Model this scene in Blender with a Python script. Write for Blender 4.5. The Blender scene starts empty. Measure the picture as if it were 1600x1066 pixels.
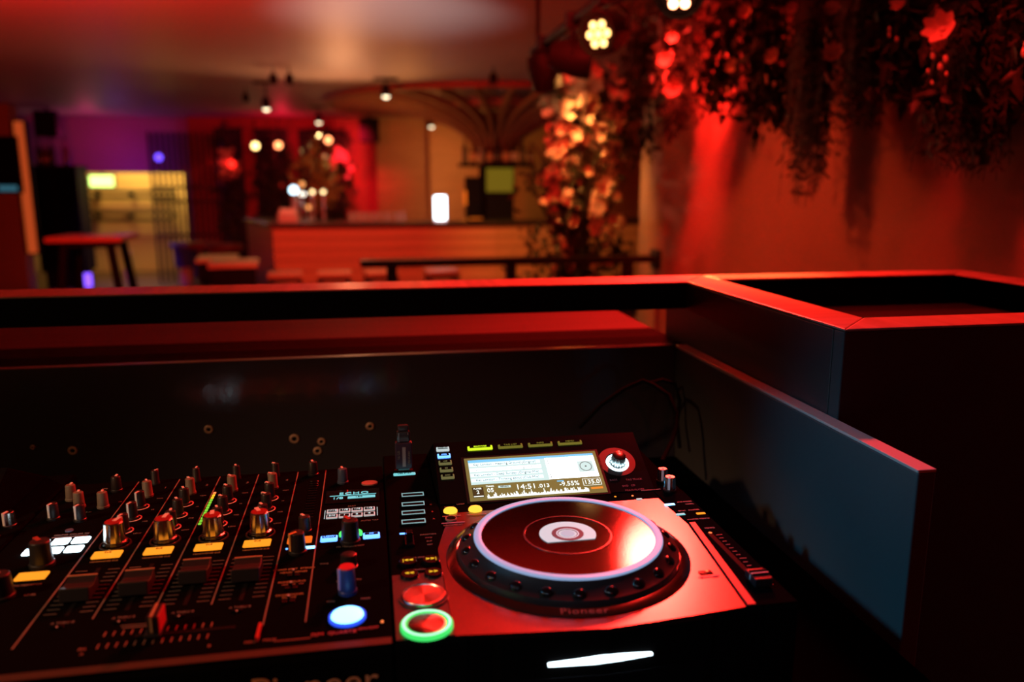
import bpy, bmesh, math, random
from mathutils import Vector, Matrix, Euler
random.seed(7)
R = math.radians
sc = bpy.context.scene
COL = sc.collection

# ------------------------------------------------------------------ camera
EYE = 1.55
PSI, TH, FPX = R(10.28), R(11.14), 1244.4
cam_d = bpy.data.cameras.new('camera')
cam = bpy.data.objects.new('camera', cam_d); COL.objects.link(cam)
cam.location = (0, 0, EYE)
cam.rotation_euler = (R(90) - TH, 0, -PSI)
cam_d.lens = 28; cam_d.sensor_width = 36; cam_d.clip_start = .02; cam_d.clip_end = 100
cam_d.dof.use_dof = True; cam_d.dof.focus_distance = .80; cam_d.dof.aperture_fstop = 3.3
sc.camera = cam
# ------------------------------------------------------------------ world, exposure
w = bpy.data.worlds.new('night'); sc.world = w; w.use_nodes = True
w.node_tree.nodes['Background'].inputs[0].default_value = (.9, .35, .2, 1)
w.node_tree.nodes['Background'].inputs[1].default_value = .002
vs = sc.view_settings
vs.view_transform = 'Standard'; vs.look = 'None'; vs.gamma = 1; vs.exposure = 0.0; vs.use_curve_mapping = False

def lamp(kind, loc, energy, color, target=None, size=.05, angle=60, blend=.6):
    d = bpy.data.lights.new(kind.lower() + '_light', kind)
    d.energy = energy; d.color = color
    if kind in ('POINT', 'SPOT'): d.shadow_soft_size = size
    if kind == 'SPOT': d.spot_size = R(angle); d.spot_blend = blend
    if kind == 'AREA': d.size = size
    o = bpy.data.objects.new(kind.lower() + '_light', d); COL.objects.link(o)
    o.location = loc
    if target is not None:
        o.rotation_euler = (Vector(target) - Vector(loc)).to_track_quat('-Z', 'Y').to_euler()
    return o

RED, AMB, WRM = (1, .020, .014), (1, .36, .08), (1, .66, .32)
PURP, PINK, YEL, COOL = (.30, .03, 1), (1, .02, .22), (1, .60, .12), (.75, .9, 1)
# lamps: the coloured cans on the rail over the booth, the washes round the bar and the stairs, plus unseen added ones
lamp('SPOT', (.77, 1.97, 1.99), 160, RED, (.40, .80, 1.25), .09, 72, 1)        # red can facing the booth
lamp('SPOT', (.95, 2.62, 2.42), 120, RED, (1.3, 2.98, 1.75), .04, 46, 1)         # red can over the wall
lamp('SPOT', (.86, 3.06, 2.03), 50, RED, (1.3, 2.95, 1.95), .03, 60, 1)         # red can turned to the wall
lamp('SPOT', (.74, 2.58, 2.01), 330, AMB, (.64, 1.24, 1.40), .05, 11, .9)        # amber can on the rim corner
lamp('SPOT', (.85, 3.56, 2.02), 62, AMB, (1.02, 3.84, 1.50), .03, 85, .8)        # amber can on the blossom tree
lamp('SPOT', (.75, 1.40, 2.30), 62, RED, (.62, 1.15, 1.3), .05, 120, 1)           # red can straight over the booth
lamp('SPOT', (.45, 2.0, 2.20), 260, RED, (.35, 2.8, 2.6), .06, 125, 1)          # red wash on the ceiling over the booth
lamp('SPOT', (1.1, 3.0, 2.35), 3, AMB, (1.25, 3.3, 2.6), .05, 120, 1)
lamp('SPOT', (.1, 4.3, .85), 80, COOL, (.20, 5.3, 2.6), .05, 48, 1)  # unseen uplight added for the pale highlight on the ceiling
lamp('SPOT', (-.45, -.9, 2.35), 12, (.45, .75, 1), (.16, .60, 1.25), .05, 13, .8)   # unseen cool spot added to light the jog wheel
lamp('SPOT', (-1.9, 3.4, 1.9), 400, RED, (-1.4, 5.6, 2.6), .1, 140, 1)
lamp('SPOT', (-.2, 9.0, 1.7), 62, (1, .42, .18), (-.5, 7.0, 2.6), .1, 130, 1)
lamp('SPOT', (.30, -1.3, 2.45), 6, RED, (.25, 1.15, 1.30), .06, 50, .8)        # red can behind the dj
lamp('SPOT', (-1.4, -1.2, 2.4), 8, (1, .6, .2), (-.6, 1.15, 1.30), .06, 30, .8)
lamp('SPOT', (-1.6, .74, 2.38), 78, (.07, .46, .80), (.45, .63, 1.24), .05, 13, 1)    # cool white pin spot across the decks
lamp('SPOT', (-1.5, .05, 2.25), 60, (1, .52, .26), (-.24, .72, 1.23), .05, 26, 1)    # warm can on the mixer from the left
lamp('SPOT', (.1, 2.5, 2.5), 52, (1, .09, .025), (1.3, 2.3, 1.0), .06, 62, 1)              # unseen red-orange wash added to brighten the right wall

# ------------------------------------------------------------------ pixel -> place (1600x1066 frame) for laying out the far room
_fh = Vector((math.sin(PSI), math.cos(PSI), 0)); _r = Vector((math.cos(PSI), -math.sin(PSI), 0)); _z = Vector((0, 0, 1))
_F = _fh * math.cos(TH) - _z * math.sin(TH); _U = _fh * math.sin(TH) + _z * math.cos(TH)
def P(px, py, Y):
    v = _r * ((px - 800) / FPX) + _U * (-(py - 533) / FPX) + _F
    p = v * (Y / v.y)
    return Vector((p.x, p.y, p.z + EYE))

# ------------------------------------------------------------------ materials
def lin(c):
    return tuple((x / 12.92 if x <= .04045 else ((x + .055) / 1.055) ** 2.4) for x in c)
MATS = {}
def mat(name, col, rough=.5, metal=0, spec=.5, emit=None, es=1, noise=None, bump=None, aniso=0, coat=0, trans=0):
    if name in MATS: return MATS[name]
    m = bpy.data.materials.new(name); m.use_nodes = True
    nt = m.node_tree; b = nt.nodes['Principled BSDF']
    b.inputs['Base Color'].default_value = (*col, 1)
    b.inputs['Roughness'].default_value = rough; b.inputs['Metallic'].default_value = metal
    b.inputs['Specular IOR Level'].default_value = spec
    b.inputs['Coat Weight'].default_value = coat; b.inputs['Coat Roughness'].default_value = .08
    b.inputs['Transmission Weight'].default_value = trans
    if emit:
        b.inputs['Emission Color'].default_value = (*emit, 1); b.inputs['Emission Strength'].default_value = es
    if aniso:
        b.inputs['Anisotropic'].default_value = aniso
        t = nt.nodes.new('ShaderNodeTangent'); t.direction_type = 'RADIAL'; t.axis = 'Z'
        nt.links.new(t.outputs[0], b.inputs['Tangent'])
    tc = None
    if noise or bump:
        tc = nt.nodes.new('ShaderNodeTexCoord')
    if noise:                                   # (col2, scale xyz, contrast)
        c2, s, k = noise
        mp = nt.nodes.new('ShaderNodeMapping'); mp.inputs['Scale'].default_value = s
        n = nt.nodes.new('ShaderNodeTexNoise'); n.inputs['Scale'].default_value = 1; n.inputs['Detail'].default_value = 5
        rp = nt.nodes.new('ShaderNodeValToRGB')
        rp.color_ramp.elements[0].position = .5 - k; rp.color_ramp.elements[1].position = .5 + k
        rp.color_ramp.elements[0].color = (*col, 1); rp.color_ramp.elements[1].color = (*c2, 1)
        nt.links.new(tc.outputs['Object'], mp.inputs[0]); nt.links.new(mp.outputs[0], n.inputs['Vector'])
        nt.links.new(n.outputs[0], rp.inputs[0]); nt.links.new(rp.outputs[0], b.inputs['Base Color'])
    if bump:                                    # (scale, strength)
        n = nt.nodes.new('ShaderNodeTexNoise'); n.inputs['Scale'].default_value = bump[0]; n.inputs['Detail'].default_value = 4
        bp = nt.nodes.new('ShaderNodeBump'); bp.inputs['Strength'].default_value = bump[1]; bp.inputs['Distance'].default_value = .01
        nt.links.new(tc.outputs['Object'], n.inputs['Vector'])
        nt.links.new(n.outputs[0], bp.inputs['Height']); nt.links.new(bp.outputs[0], b.inputs['Normal'])
    MATS[name] = m
    return m
def glow(name, col, s):
    return mat(name, (.02, .02, .02), .5, spec=.08, emit=col, es=s)

m_blk = mat('black_plastic', (.0045, .004, .004), .6, spec=.0)
m_gls = mat('gloss_black', (.006, .006, .007), .12, spec=.5)
m_mat = mat('matte_black', (.007, .0065, .0065), .75, spec=.10)
m_rub = mat('knob_rubber', (.018, .018, .020), .38, spec=.5)
m_gry = mat('grey_knob', (.20, .16, .12), .5)
m_whi = mat('white_print', (.80, .77, .75), .6)
m_dim = mat('grey_print', (.22, .20, .19), .6)
m_line = mat('separator_print', (.30, .24, .20), .45)
m_sil = mat('silver', (.74, .76, .80), .33, 1)
m_alu = mat('brushed_plate', (.22, .20, .20), .26, 1, noise=((.18, .165, .165), (60, 900, 60), .3))
m_alu2 = mat('left_plate', (.10, .095, .095), .38, .6)
m_cd = mat('turned_metal', (.75, .70, .66), .22, 1, aniso=.92)
m_chr = mat('knob_chrome', (.55, .50, .46), .22, 1)
m_org = glow('orange_lit', (1, .30, .015), 1.25)
m_orr = glow('orange_red_lit', (1, .16, .01), 1.0)
m_yel = glow('amber_lit', (1, .48, .04), 1.7)
m_amb = glow('amber_glyph', (1, .55, .02), 1.1)
m_wht = glow('white_lit', (.70, .90, 1), 7.0)
m_wh2 = glow('white_lit_soft', (.72, .86, .86), .75)
m_blu = glow('blue_lit', (.10, .30, 1), 3)
m_bl2 = glow('pale_blue_lit', (.16, .50, 1), 5)
m_bl3 = glow('deep_blue_lit', (.02, .08, .9), 1.2)
m_grn = glow('green_lit', (.06, .85, .16), 1.3)
m_grw = glow('green_white_lit', (.34, 1, .55), 2.0)
m_gr2 = glow('meter_green', (.30, .85, .05), .8)
m_tea = glow('teal_lit', (.22, .75, .80), .9)
m_tew = glow('teal_outline', (.40, .75, .78), .55)
m_lim = glow('lime_lit', (.65, .90, .02), 1.2)
m_olv = glow('olive_lit', (.26, .24, .03), .6)
m_ol2 = glow('olive_dim', (.30, .28, .10), .45)
m_redl = glow('red_led', (1, .20, .05), 1.6)

# ------------------------------------------------------------------ mesh builder
class MB:
    def __init__(s): s.v = []; s.f = []
    def add(s, vs_, fs):
        o = len(s.v); s.v += [tuple(v) for v in vs_]; s.f += [tuple(i + o for i in f) for f in fs]; return s
    def box(s, x0, x1, y0, y1, z0, z1):
        return s.add([(x0,y0,z0),(x1,y0,z0),(x1,y1,z0),(x0,y1,z0),(x0,y0,z1),(x1,y0,z1),(x1,y1,z1),(x0,y1,z1)],
                     [(0,3,2,1),(4,5,6,7),(0,1,5,4),(1,2,6,5),(2,3,7,6),(3,0,4,7)])
    def prism(s, pts, z0, z1):                  # polygon in xy, ccw
        n = len(pts)
        return s.add([(x,y,z0) for x,y in pts] + [(x,y,z1) for x,y in pts],
                     [tuple(range(n))[::-1], tuple(range(n, 2*n))] + [(i,(i+1)%n,n+(i+1)%n,n+i) for i in range(n)])
    def prism_x(s, pts, x0, x1):                # polygon in yz, extruded along x
        n = len(pts)
        return s.add([(x0,y,z) for y,z in pts] + [(x1,y,z) for y,z in pts],
                     [tuple(range(n))[::-1], tuple(range(n, 2*n))] + [(i,(i+1)%n,n+(i+1)%n,n+i) for i in range(n)])
    def lathe(s, prof, n=24, c=(0,0,0), cap0=True, cap1=True, flute=0):   # prof (r, z)
        o = len(s.v)
        for r, z in prof:
            for i in range(n):
                a = 2*math.pi*i/n; rr = r*(1 - flute*(i % 2))
                s.v.append((c[0]+rr*math.cos(a), c[1]+rr*math.sin(a), c[2]+z))
        for k in range(len(prof)-1):
            for i in range(n):
                j = (i+1) % n
                s.f.append((o+k*n+i, o+k*n+j, o+(k+1)*n+j, o+(k+1)*n+i))
        if cap0: s.f.append(tuple(o+i for i in range(n))[::-1])
        if cap1: s.f.append(tuple(o+(len(prof)-1)*n+i for i in range(n)))
        return s
    def ring(s, r0, r1, z0, z1, n=48, c=(0,0,0)):
        return s.ringprof([(r0,z0),(r1,z0),(r1,z1),(r0,z1)], n, c)
    def ringprof(s, prof, n=64, c=(0,0,0), a0=0, a1=2*math.pi):
        o = len(s.v); m = len(prof); full = abs(a1-a0-2*math.pi) < 1e-6
        k = n if full else n+1
        for i in range(k):
            a = a0+(a1-a0)*i/n
            for r, z in prof: s.v.append((c[0]+r*math.cos(a), c[1]+r*math.sin(a), c[2]+z))
        for i in range(n):
            j = (i+1) % k
            for q in range(m):
                p = (q+1) % m
                s.f.append((o+i*m+q, o+j*m+q, o+j*m+p, o+i*m+p))
        if not full:
            s.f.append(tuple(o+q for q in range(m))); s.f.append(tuple(o+n*m+q for q in range(m))[::-1])
        return s
    def tube(s, pts, rad, n=8):
        pts = [Vector(p) for p in pts]; o = len(s.v)
        rs = rad if isinstance(rad, (list, tuple)) else [rad]*len(pts)
        up = Vector((0,0,1))
        for i, p in enumerate(pts):
            d = (pts[min(i+1,len(pts)-1)] - pts[max(i-1,0)]).normalized()
            a = d.cross(up if abs(d.z) < .95 else Vector((1,0,0))).normalized(); b = d.cross(a)
            for k in range(n):
                t = 2*math.pi*k/n
                s.v.append(tuple(p + (a*math.cos(t)+b*math.sin(t))*rs[i]))
        for i in range(len(pts)-1):
            for k in range(n):
                j = (k+1) % n
                s.f.append((o+i*n+k, o+i*n+j, o+(i+1)*n+j, o+(i+1)*n+k))
        s.f.append(tuple(o+k for k in range(n))[::-1]); s.f.append(tuple(o+(len(pts)-1)*n+k for k in range(n)))
        return s
    def ball(s, c, r, n=10, m=6):
        rx, ry, rz = r if isinstance(r, (tuple, list)) else (r,)*3
        prof = [(math.sin(math.pi*k/m), -math.cos(math.pi*k/m)) for k in range(1, m)]
        o = len(s.v)
        for q, z in prof:
            for i in range(n):
                a = 2*math.pi*i/n
                s.v.append((c[0]+rx*q*math.cos(a), c[1]+ry*q*math.sin(a), c[2]+rz*z))
        s.v.append((c[0],c[1],c[2]-rz)); s.v.append((c[0],c[1],c[2]+rz)); b = len(s.v)-2
        for k in range(m-2):
            for i in range(n):
                j = (i+1) % n; s.f.append((o+k*n+i, o+k*n+j, o+(k+1)*n+j, o+(k+1)*n+i))
        for i in range(n):
            j = (i+1) % n; s.f.append((b, o+j, o+i)); s.f.append((b+1, o+(m-2)*n+i, o+(m-2)*n+j))
        return s
    def xf(s, M):
        s.v = [tuple(M @ Vector(v)) for v in s.v]; return s
    def mesh(s, name, m, smooth=False):
        me = bpy.data.meshes.new(name); me.from_pydata(s.v, [], s.f)
        if smooth: me.polygons.foreach_set('use_smooth', [True]*len(me.polygons))
        if m: me.materials.append(m)
        me.update()
        return me

def link(name, me, parent=None, loc=(0,0,0), rot=(0,0,0), bevel=0, seg=2):
    o = bpy.data.objects.new(name, me); COL.objects.link(o)
    o.location = loc; o.rotation_euler = rot
    if parent: o.parent = parent
    if bevel:
        b = o.modifiers.new('bevel', 'BEVEL'); b.width = bevel; b.segments = seg; b.limit_method = 'ANGLE'; b.angle_limit = R(35)
    if me and len(me.polygons) and any(p.use_smooth for p in me.polygons[:1]):
        me.set_sharp_from_angle(angle=R(40))
    return o
def part(name, mb, m, parent, loc=(0,0,0), rot=(0,0,0), bevel=0, smooth=False, label=None):
    o = link(name, mb.mesh(name, m, smooth), parent, loc, rot, bevel)
    if label: o['label'] = label
    return o
def thing(name, label, cat, loc=(0,0,0), rotz=0, group=None):
    o = bpy.data.objects.new(name, None); COL.objects.link(o); o.empty_display_size = .05
    o.location = loc; o.rotation_euler = (0,0,rotz); o['label'] = label; o['category'] = cat
    if group: o['group'] = group
    return o
def tag(o, label, cat, group=None):
    o['label'] = label; o['category'] = cat
    if group: o['group'] = group
    return o
def struct(name, mb, m, loc=(0,0,0), bevel=0):
    o = link(name, mb.mesh(name, m), None, loc, (0,0,0), bevel); o['kind'] = 'structure'; return o
def copy_tree(o, parent=None):
    c = o.copy(); COL.objects.link(c); c.parent = parent
    for ch in list(o.children): copy_tree(ch, c)
    return c
_T = {}
def text_mesh(txt, size, m, ext=.0002, spacing=1.0, shear=0):
    k = (txt, size, m.name, spacing, shear)
    if k in _T: return _T[k]
    cu = bpy.data.curves.new('lettering', 'FONT'); cu.body = txt; cu.size = size; cu.extrude = ext
    cu.align_x = 'CENTER'; cu.align_y = 'CENTER'; cu.space_character = spacing; cu.shear = shear; cu.resolution_u = 3
    o = bpy.data.objects.new('lettering', cu)
    me = bpy.data.meshes.new_from_object(o); me.name = 'lettering'
    bpy.data.objects.remove(o); me.materials.clear(); me.materials.append(m)
    _T[k] = me
    return me
def text(txt, size, m, parent, loc, rot=(0,0,0), sx=1.0, spacing=1.0, shear=0):
    o = link('lettering', text_mesh(txt, size, m, spacing=spacing, shear=shear), parent, loc, rot); o.scale = (sx, 1, 1); return o

# ================================================================== THE ROOM
CEIL = 2.60
m_ceil = mat('ceiling_paint', (.50, .40, .34), .52, spec=.35, bump=(2.2, .25))
m_wallr = mat('plaster_wall', (.62, .40, .26), .6, noise=((.50, .31, .20), (1.5, 1.5, 1.5), .25), bump=(14, .06))
m_floor = mat('floor_boards', (.10, .07, .055), .35, noise=((.05, .035, .03), (1, 14, 1), .2))
m_dkwall = mat('dark_wall', (.05, .03, .03), .6)
m_wood = mat('bar_wood', (.50, .27, .13), .45, noise=((.36, .18, .085), (1.2, 30, 30), .25))
m_pwall = mat('wood_panel_wall', (.34, .18, .08), .5, noise=((.26, .13, .055), (2, 2, 26), .25))
m_redc = mat('red_wall_paint', (.42, .05, .06), .6)
struct('floor', MB().box(-12, 5, -2.5, 17, -.1, 0), m_floor)
struct('ceiling', MB().box(-12, 5, -2.5, 17, CEIL, CEIL+.1), m_ceil)
# right wall, with the rounded end by the blossom tree
w_ = MB().box(1.42, 1.60, -2.5, 3.80, 0, CEIL).box(1.30, 1.42, -2.5, 3.70, 0, CEIL)
w_.lathe([(.12, 0), (.12, CEIL)], 24, (1.42, 3.70, 0))
struct('wall_right', w_, m_wallr)
struct('trim_beam', MB().box(-12, 1.30, 3.38, 3.62, 2.44, CEIL), mat('beam_black', (.012,.010,.010), .7))  # added out of view: darkens the jog plate's reflection, blocks red from far ceiling
struct('wall_far_right', MB().box(4.9, 5, 3.8, 17, 0, CEIL), m_pwall)
struct('wall_rear', MB().box(-12, 5, -2.6, -2.5, 0, CEIL), m_dkwall)
struct('wall_left', MB().box(-12.1, -12, -2.5, 17, 0, CEIL), m_dkwall)

# ================================================================== DJ BOOTH
ZT = EYE - .313                    # deck tops
HB = .100                          # deck height
ZB = ZT - HB                       # shelf they stand on
m_rim = mat('rim_wood', (.52, .36, .29), .38, noise=((.30, .19, .14), (4, 60, 4), .25))
m_rimx = mat('rim_wood_cross', (.52, .36, .29), .38, noise=((.30, .19, .14), (60, 4, 4), .25))
m_bpan = mat('booth_black_board', (.11, .105, .105), .42, spec=.5, noise=((.085, .08, .08), (6, 6, 6), .3))
m_lac = mat('booth_lacquer', (.050, .046, .058), .13, spec=1.0, bump=(60, .03))
m_dark = mat('booth_dark_wood', (.030, .020, .020), .8, spec=.0, noise=((.020, .015, .014), (3, 40, 40), .3))  # wood of the tray floor; also the painted shade along the ledge front
booth = thing('dj_booth', 'black lacquered dj booth with wooden rim boards and an open tray on the right', 'dj booth', (0, 1.0, 0))
def bp(name, x0, x1, y0, y1, z0, z1, m, bevel=.0015, label=None):
    return part(name, MB().box(x0, x1, y0-1, y1-1, z0, z1), m, booth, bevel=bevel, label=label)
YR1_ = 1.133+.095
ZR = EYE - .146                    # top of the rim
ZL = EYE - .2415                   # top of the lower panels
YF = 1.133
bp('equipment_shelf', -1.30, .458, .40, YF-.02, ZB-.03, ZB, mat('shelf_black', (.002,.002,.002), .9, spec=0))
_t = math.tan(R(5.3)) * (ZL-.30)
part('front_panel', MB().prism_x([(YF-1-_t,.30),(YF-1+.018-_t,.30),(YF-1+.018,ZL),(YF-1,ZL)], -1.30, .4595), m_lac, booth, bevel=.0015)
bp('side_panel', .460, .478, .578, YF-.0005, .30, ZL-.003, m_bpan)
bp('panel_cap', .460, .478, .578, YF-.0005, ZL-.003, ZL, mat('cap_wood', (.85,.55,.46), .5), .0006)  # pale strip added so the panel's top looks brightly lit in red
bp('ledge_edge', -1.30, .478, YF+.0185, YF+.150, ZL-.02, ZL-.0005, m_dark)  # dark board stands in for the rim's shadow on the ledge
bp('ledge', -1.30, .478, YF+.153, YF+.60, ZL-.02, ZL-.001, mat('ledge_wood', (.11, .055, .055), .7, spec=.05, noise=((.08, .04, .04), (3, 40, 40), .3)))
m_bbw = mat('back_board_wood', (.34, .24, .20), .5, noise=((.26, .18, .15), (3, 40, 40), .3))
for bx in (-1.28,): bp('rim_support', bx, bx+.03, YR1_-.03, YR1_, ZL-.001, ZR-.0032, m_mat)
bp('outer_board', -1.30, .478, YF+.60, YF+.62, .0, ZL-.001, m_bpan)
# rim boards
def board(name, pts, z0, z1, m):
    return part(name, MB().prism([(x, y-1) for x, y in pts], z0, z1), m, booth, bevel=.0015)
YR0, YR1 = YF+.012, YF+.095
BX0, BX1, BY0 = .480, 1.02, .731
rw = .062
board('rim_board', [(-1.30, YR0), (BX0, YR0), (BX0+rw, YR1), (-1.30, YR1)], ZR-.003, ZR, m_rimx)
board('rim_board', [(BX0+.0005, YR0), (BX0+.0005, BY0), (BX0+rw, BY0+rw), (BX0+rw, YR1-.0005)], ZR-.003, ZR, m_rim)
board('rim_board', [(BX0+.0005, BY0), (BX1, BY0), (BX1-rw, BY0+rw), (BX0+rw+.0005, BY0+rw)], ZR-.003, ZR, m_rimx)
board('rim_board', [(BX0+rw, YR1-rw+.0), (BX1-rw, YR1-rw), (BX1, YR1), (BX0+rw+.0005, YR1)], ZR-.003, ZR, m_rimx)
board('rim_board', [(BX1-rw, BY0+rw+.0005), (BX1, BY0), (BX1, YR1-.0005), (BX1-rw, YR1-rw-.0005)], ZR-.003, ZR, m_rim)
bp('rim_fascia', -1.30, BX0, YR0+.0003, YR0+.018, ZR-.042, ZR-.0032, m_mat)
# the tray box on the right
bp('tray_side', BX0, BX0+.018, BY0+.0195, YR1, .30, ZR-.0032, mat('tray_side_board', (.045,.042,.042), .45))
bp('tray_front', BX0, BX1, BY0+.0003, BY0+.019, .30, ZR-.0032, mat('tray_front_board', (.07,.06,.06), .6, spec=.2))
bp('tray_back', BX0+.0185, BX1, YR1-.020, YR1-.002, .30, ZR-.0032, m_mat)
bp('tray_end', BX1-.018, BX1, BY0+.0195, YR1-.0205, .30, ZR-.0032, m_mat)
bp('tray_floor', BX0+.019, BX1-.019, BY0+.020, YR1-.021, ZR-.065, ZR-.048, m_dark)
for px, py, s in [(118,700,1),(328,668,1),(461,682,1.15),(497,700,1),(503,686,.9),(578,663,.95),(56,695,.5)]:
    p = P(px, py, YF)
    yy_ = YF-1-math.tan(R(5.3))*(ZL-p.z)
    wsh = part('cable_grommet', MB().ringprof([(.0028*s,0),(.0058*s,0),(.0062*s,.0008),(.0052*s,.0022),(.0034*s,.0022)], 20), mat('brass_grommet', (.85,.55,.38), .5, .2), booth, (p.x, yy_, p.z), (R(95.3), 0, 0), smooth=True)
    part('screw_head', MB().lathe([(.0027*s,0),(.0027*s,.0012),(.0015*s,.0017)], 12), m_mat, wsh)

# ================================================================== KNOBS AND BUTTONS (shared meshes)
def knob_mesh(name, r, h, m, flute=.06, n=28, top=.9):
    return MB().lathe([(r*1.12,0),(r*1.12,h*.12),(r,h*.16),(r*top,h*.96),(r*top*.88,h)], n, flute=flute).mesh(name, m, True)
KM = {}
def knob(parent, x, y, z, r, h, m, ang=0, ptr=m_whi, flute=.05, ring=None, name='knob', top=.9):
    k = (r, h, m.name, flute, top)
    if k not in KM:
        KM[k] = knob_mesh('knob', r, h, m, flute, top=top)
        pm = MB().box(-r*.2, r*.2, r*.05, r*top*1.0, h, h+.0005).box(-r*.2, r*.2, r*top*.985, r*1.09, h*.2, h+.0005)
        KM[k+('p',)] = {}
        KM[k+('pm',)] = pm
    o = link(name, KM[k], parent, (x, y, z), (0, 0, R(ang)))
    if ptr:
        d = KM[k+('p',)]
        if ptr.name not in d: d[ptr.name] = KM[k+('pm',)].mesh('pointer', ptr)
        link('pointer', d[ptr.name], o)
    if ring:
        kk = ('ring', r, ring.name)
        if kk not in KM: KM[kk] = MB().ringprof([(r*1.35,0),(r*1.62,0),(r*1.62,.0003),(r*1.35,.0003)], 24, a0=R(-140), a1=R(60)).mesh('scale_ring', ring)
        link('scale_ring', KM[kk], parent, (x, y, z))
    return o
BM_ = {}
def rbutton(parent, x, y, z, w_, d_, h, m, name='button', rot=(0,0,0), bevel=.0012):
    k = (w_, d_, h, m.name)
    if k not in BM_: BM_[k] = MB().box(-w_/2, w_/2, -d_/2, d_/2, 0, h).mesh(name, m)
    return link(name, BM_[k], parent, (x, y, z), rot, bevel)
def plate(parent, x0, x1, y0, y1, z, m, name='print_line', t=.0003):
    return part(name, MB().box(x0, x1, y0, y1, 0, t), m, parent, (0, 0, z))

# ================================================================== MEDIA PLAYER
mm = .001
T28 = R(28)
def make_player(label, lit=True):
    t = thing('media_player', label, 'dj player', (.0097, .508, ZB))
    H = HB
    # housing: side profile (y, z) extruded over the width, bowed front edge
    prof = [(.006, .004), (.001, .012), (0, H-.004), (.002, H), (.236, H), (.311, H+.040), (.316, H+.038), (.404, H-.004), (.404, .004)]
    part('housing', MB().prism_x(prof, .052, .277), m_blk, t, bevel=.002)
    flat = [(.006, .004), (.001, .012), (0, H-.004), (.002, H), (.396, H), (.404, H-.006), (.404, .004)]
    part('housing_side', MB().prism_x(flat, 0, .0518), m_blk, t, bevel=.002)
    part('housing_side', MB().prism_x(flat, .2772, .305), m_blk, t, bevel=.002)
    for fx in (.03, .275):
        for fy in (.04, .36): part('rubber_foot', MB().lathe([(.014,0),(.014,.005)], 16), m_mat, t, (fx, fy, 0))
    # bowed disc-slot front
    door = part('slot_front', MB().prism([(.066,.004),(.073,-.006),(.152,-.011),(.232,-.006),(.240,.004)], .012, H-.0008), m_blk, t, bevel=.0015)
    part('slot_recess', MB().prism([(.080,-.0075),(.152,-.0120),(.226,-.0075),(.226,-.004),(.080,-.004)], .018, H-.034), m_gls, door)
    # the light over the disc slot
    pts = [(.107, 0), (.128, .0015), (.147, .0032), (.160, .0028), (.184, .0006), (.184, -.0004), (.160, -.0016), (.140, -.0022), (.107, -.0014)]
    n = len(pts); mb = MB()
    yy = lambda x: -.0066 - .0050*(1-((x-.152)/.08)**2) - .0006
    mb.v = [(x, yy(x), H-.022+z) for x, z in pts] + [(x, yy(x)+.003, H-.022+z) for x, z in pts]
    mb.f = [tuple(range(n)), tuple(range(n, 2*n))[::-1]] + [(i, n+i, n+(i+1) % n, (i+1) % n) for i in range(n)]
    part('slot_light', mb, m_wht, door, label='white glowing disc slot light')
    # top plates
    part('left_panel', MB().box(.001, .0415, .003, .098, 0, .0008), m_alu2, t, (0,0,H))
    part('centre_plate', MB().prism([(.042,.002),(.090,-.003),(.152,-.0085),(.215,-.003),(.262,.002),(.277,.150),(.272,.215),(.060,.215),(.042,.140)], 0, .0010), m_alu, t, (0,0,H-.0004))
    part('right_panel', MB().prism([(.263,.002),(.304,.002),(.304,.232),(.274,.232),(.278,.150)], 0, .0009), m_blk, t, (0,0,H))
    part('edge_strip', MB().prism([(.2635,.002),(.270,.002),(.284,.150),(.2785,.150)], 0, .0022), m_alu2, t, (0,0,H))
    # ---- jog wheel
    J = (.151, .111, H)
    jr = part('jog_surround', MB().ringprof([(.0885,.0006),(.1035,.0006),(.1040,.0012),(.1032,.0020),(.0958,.0040),(.0950,.0036),(.0885,.0030)], 96), mat('jog_surround_metal', (.45,.43,.44), .17, 1), t, J, smooth=True)
    text('Pioneer', .0085, mat('logo_print', (.30,.12,.10), .4), jr, (-.012, -.0985, .0036), (R(15), 0, R(-7)), 1.25, 1.1)
    jw = part('jog_wheel', MB().lathe([(.0940,.0015),(.0945,.0060),(.0935,.0085),(.0885,.0105),(.0830,.0150),(.0805,.0175),(.0800,.0180)], 96), m_rub, t, J, smooth=True)
    dm = MB().ball((0,0,0), (.0050,.0058,.0026), 10, 6).mesh('finger_dimple', m_gls, True)
    for i in range(22):
        a = 2*math.pi*i/22
        link('finger_dimple', dm, jw, (.0878*math.cos(a), .0878*math.sin(a), .0112), Euler((0, R(32), a)))
    part('jog_rim', MB().ringprof([(.0738,.0178),(.0800,.0172),(.0806,.0185),(.0800,.0198),(.0770,.0205),(.0742,.0196)], 120), mat('jog_rim_lit', (.16,.17,.20), .4, 0, spec=.3, emit=(.36,.54,.90), es=.62) if lit else m_sil, jw, smooth=True)
    part('jog_plate', MB().lathe([(.0742,.0178),(.0742,.0186)], 96), mat('jog_plate_gloss', (.15,.13,.125), .08, 1, bump=(700,.012)), jw)
    part('plate_groove', MB().ringprof([(.0365,.0186),(.0380,.0186),(.0380,.0190),(.0365,.0190)], 80), mat('groove_grey', (.10,.10,.11), .25, .6), jw)
    cen = [(.0243*math.cos(a), .0243*math.sin(a)) for a in [R(-33 + 246*i/40) for i in range(41)]]
    jd = part('jog_display', MB().prism(cen, .0188, .0192), glow('jog_white', (.72,.82,.90), .75) if lit else m_gls, jw, rot=(0, 0, R(0)))
    part('display_ring', MB().ring(.0080, .0138, .0192, .0194), glow('jog_ring_dark', (.09,.07,.09), .6) if lit else m_blk, jd)
    part('display_ring', MB().ring(.0088, .0098, .0194, .0195), glow('jog_ring_white', (.75,.75,.85), .9) if lit else m_blk, jd)
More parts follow.
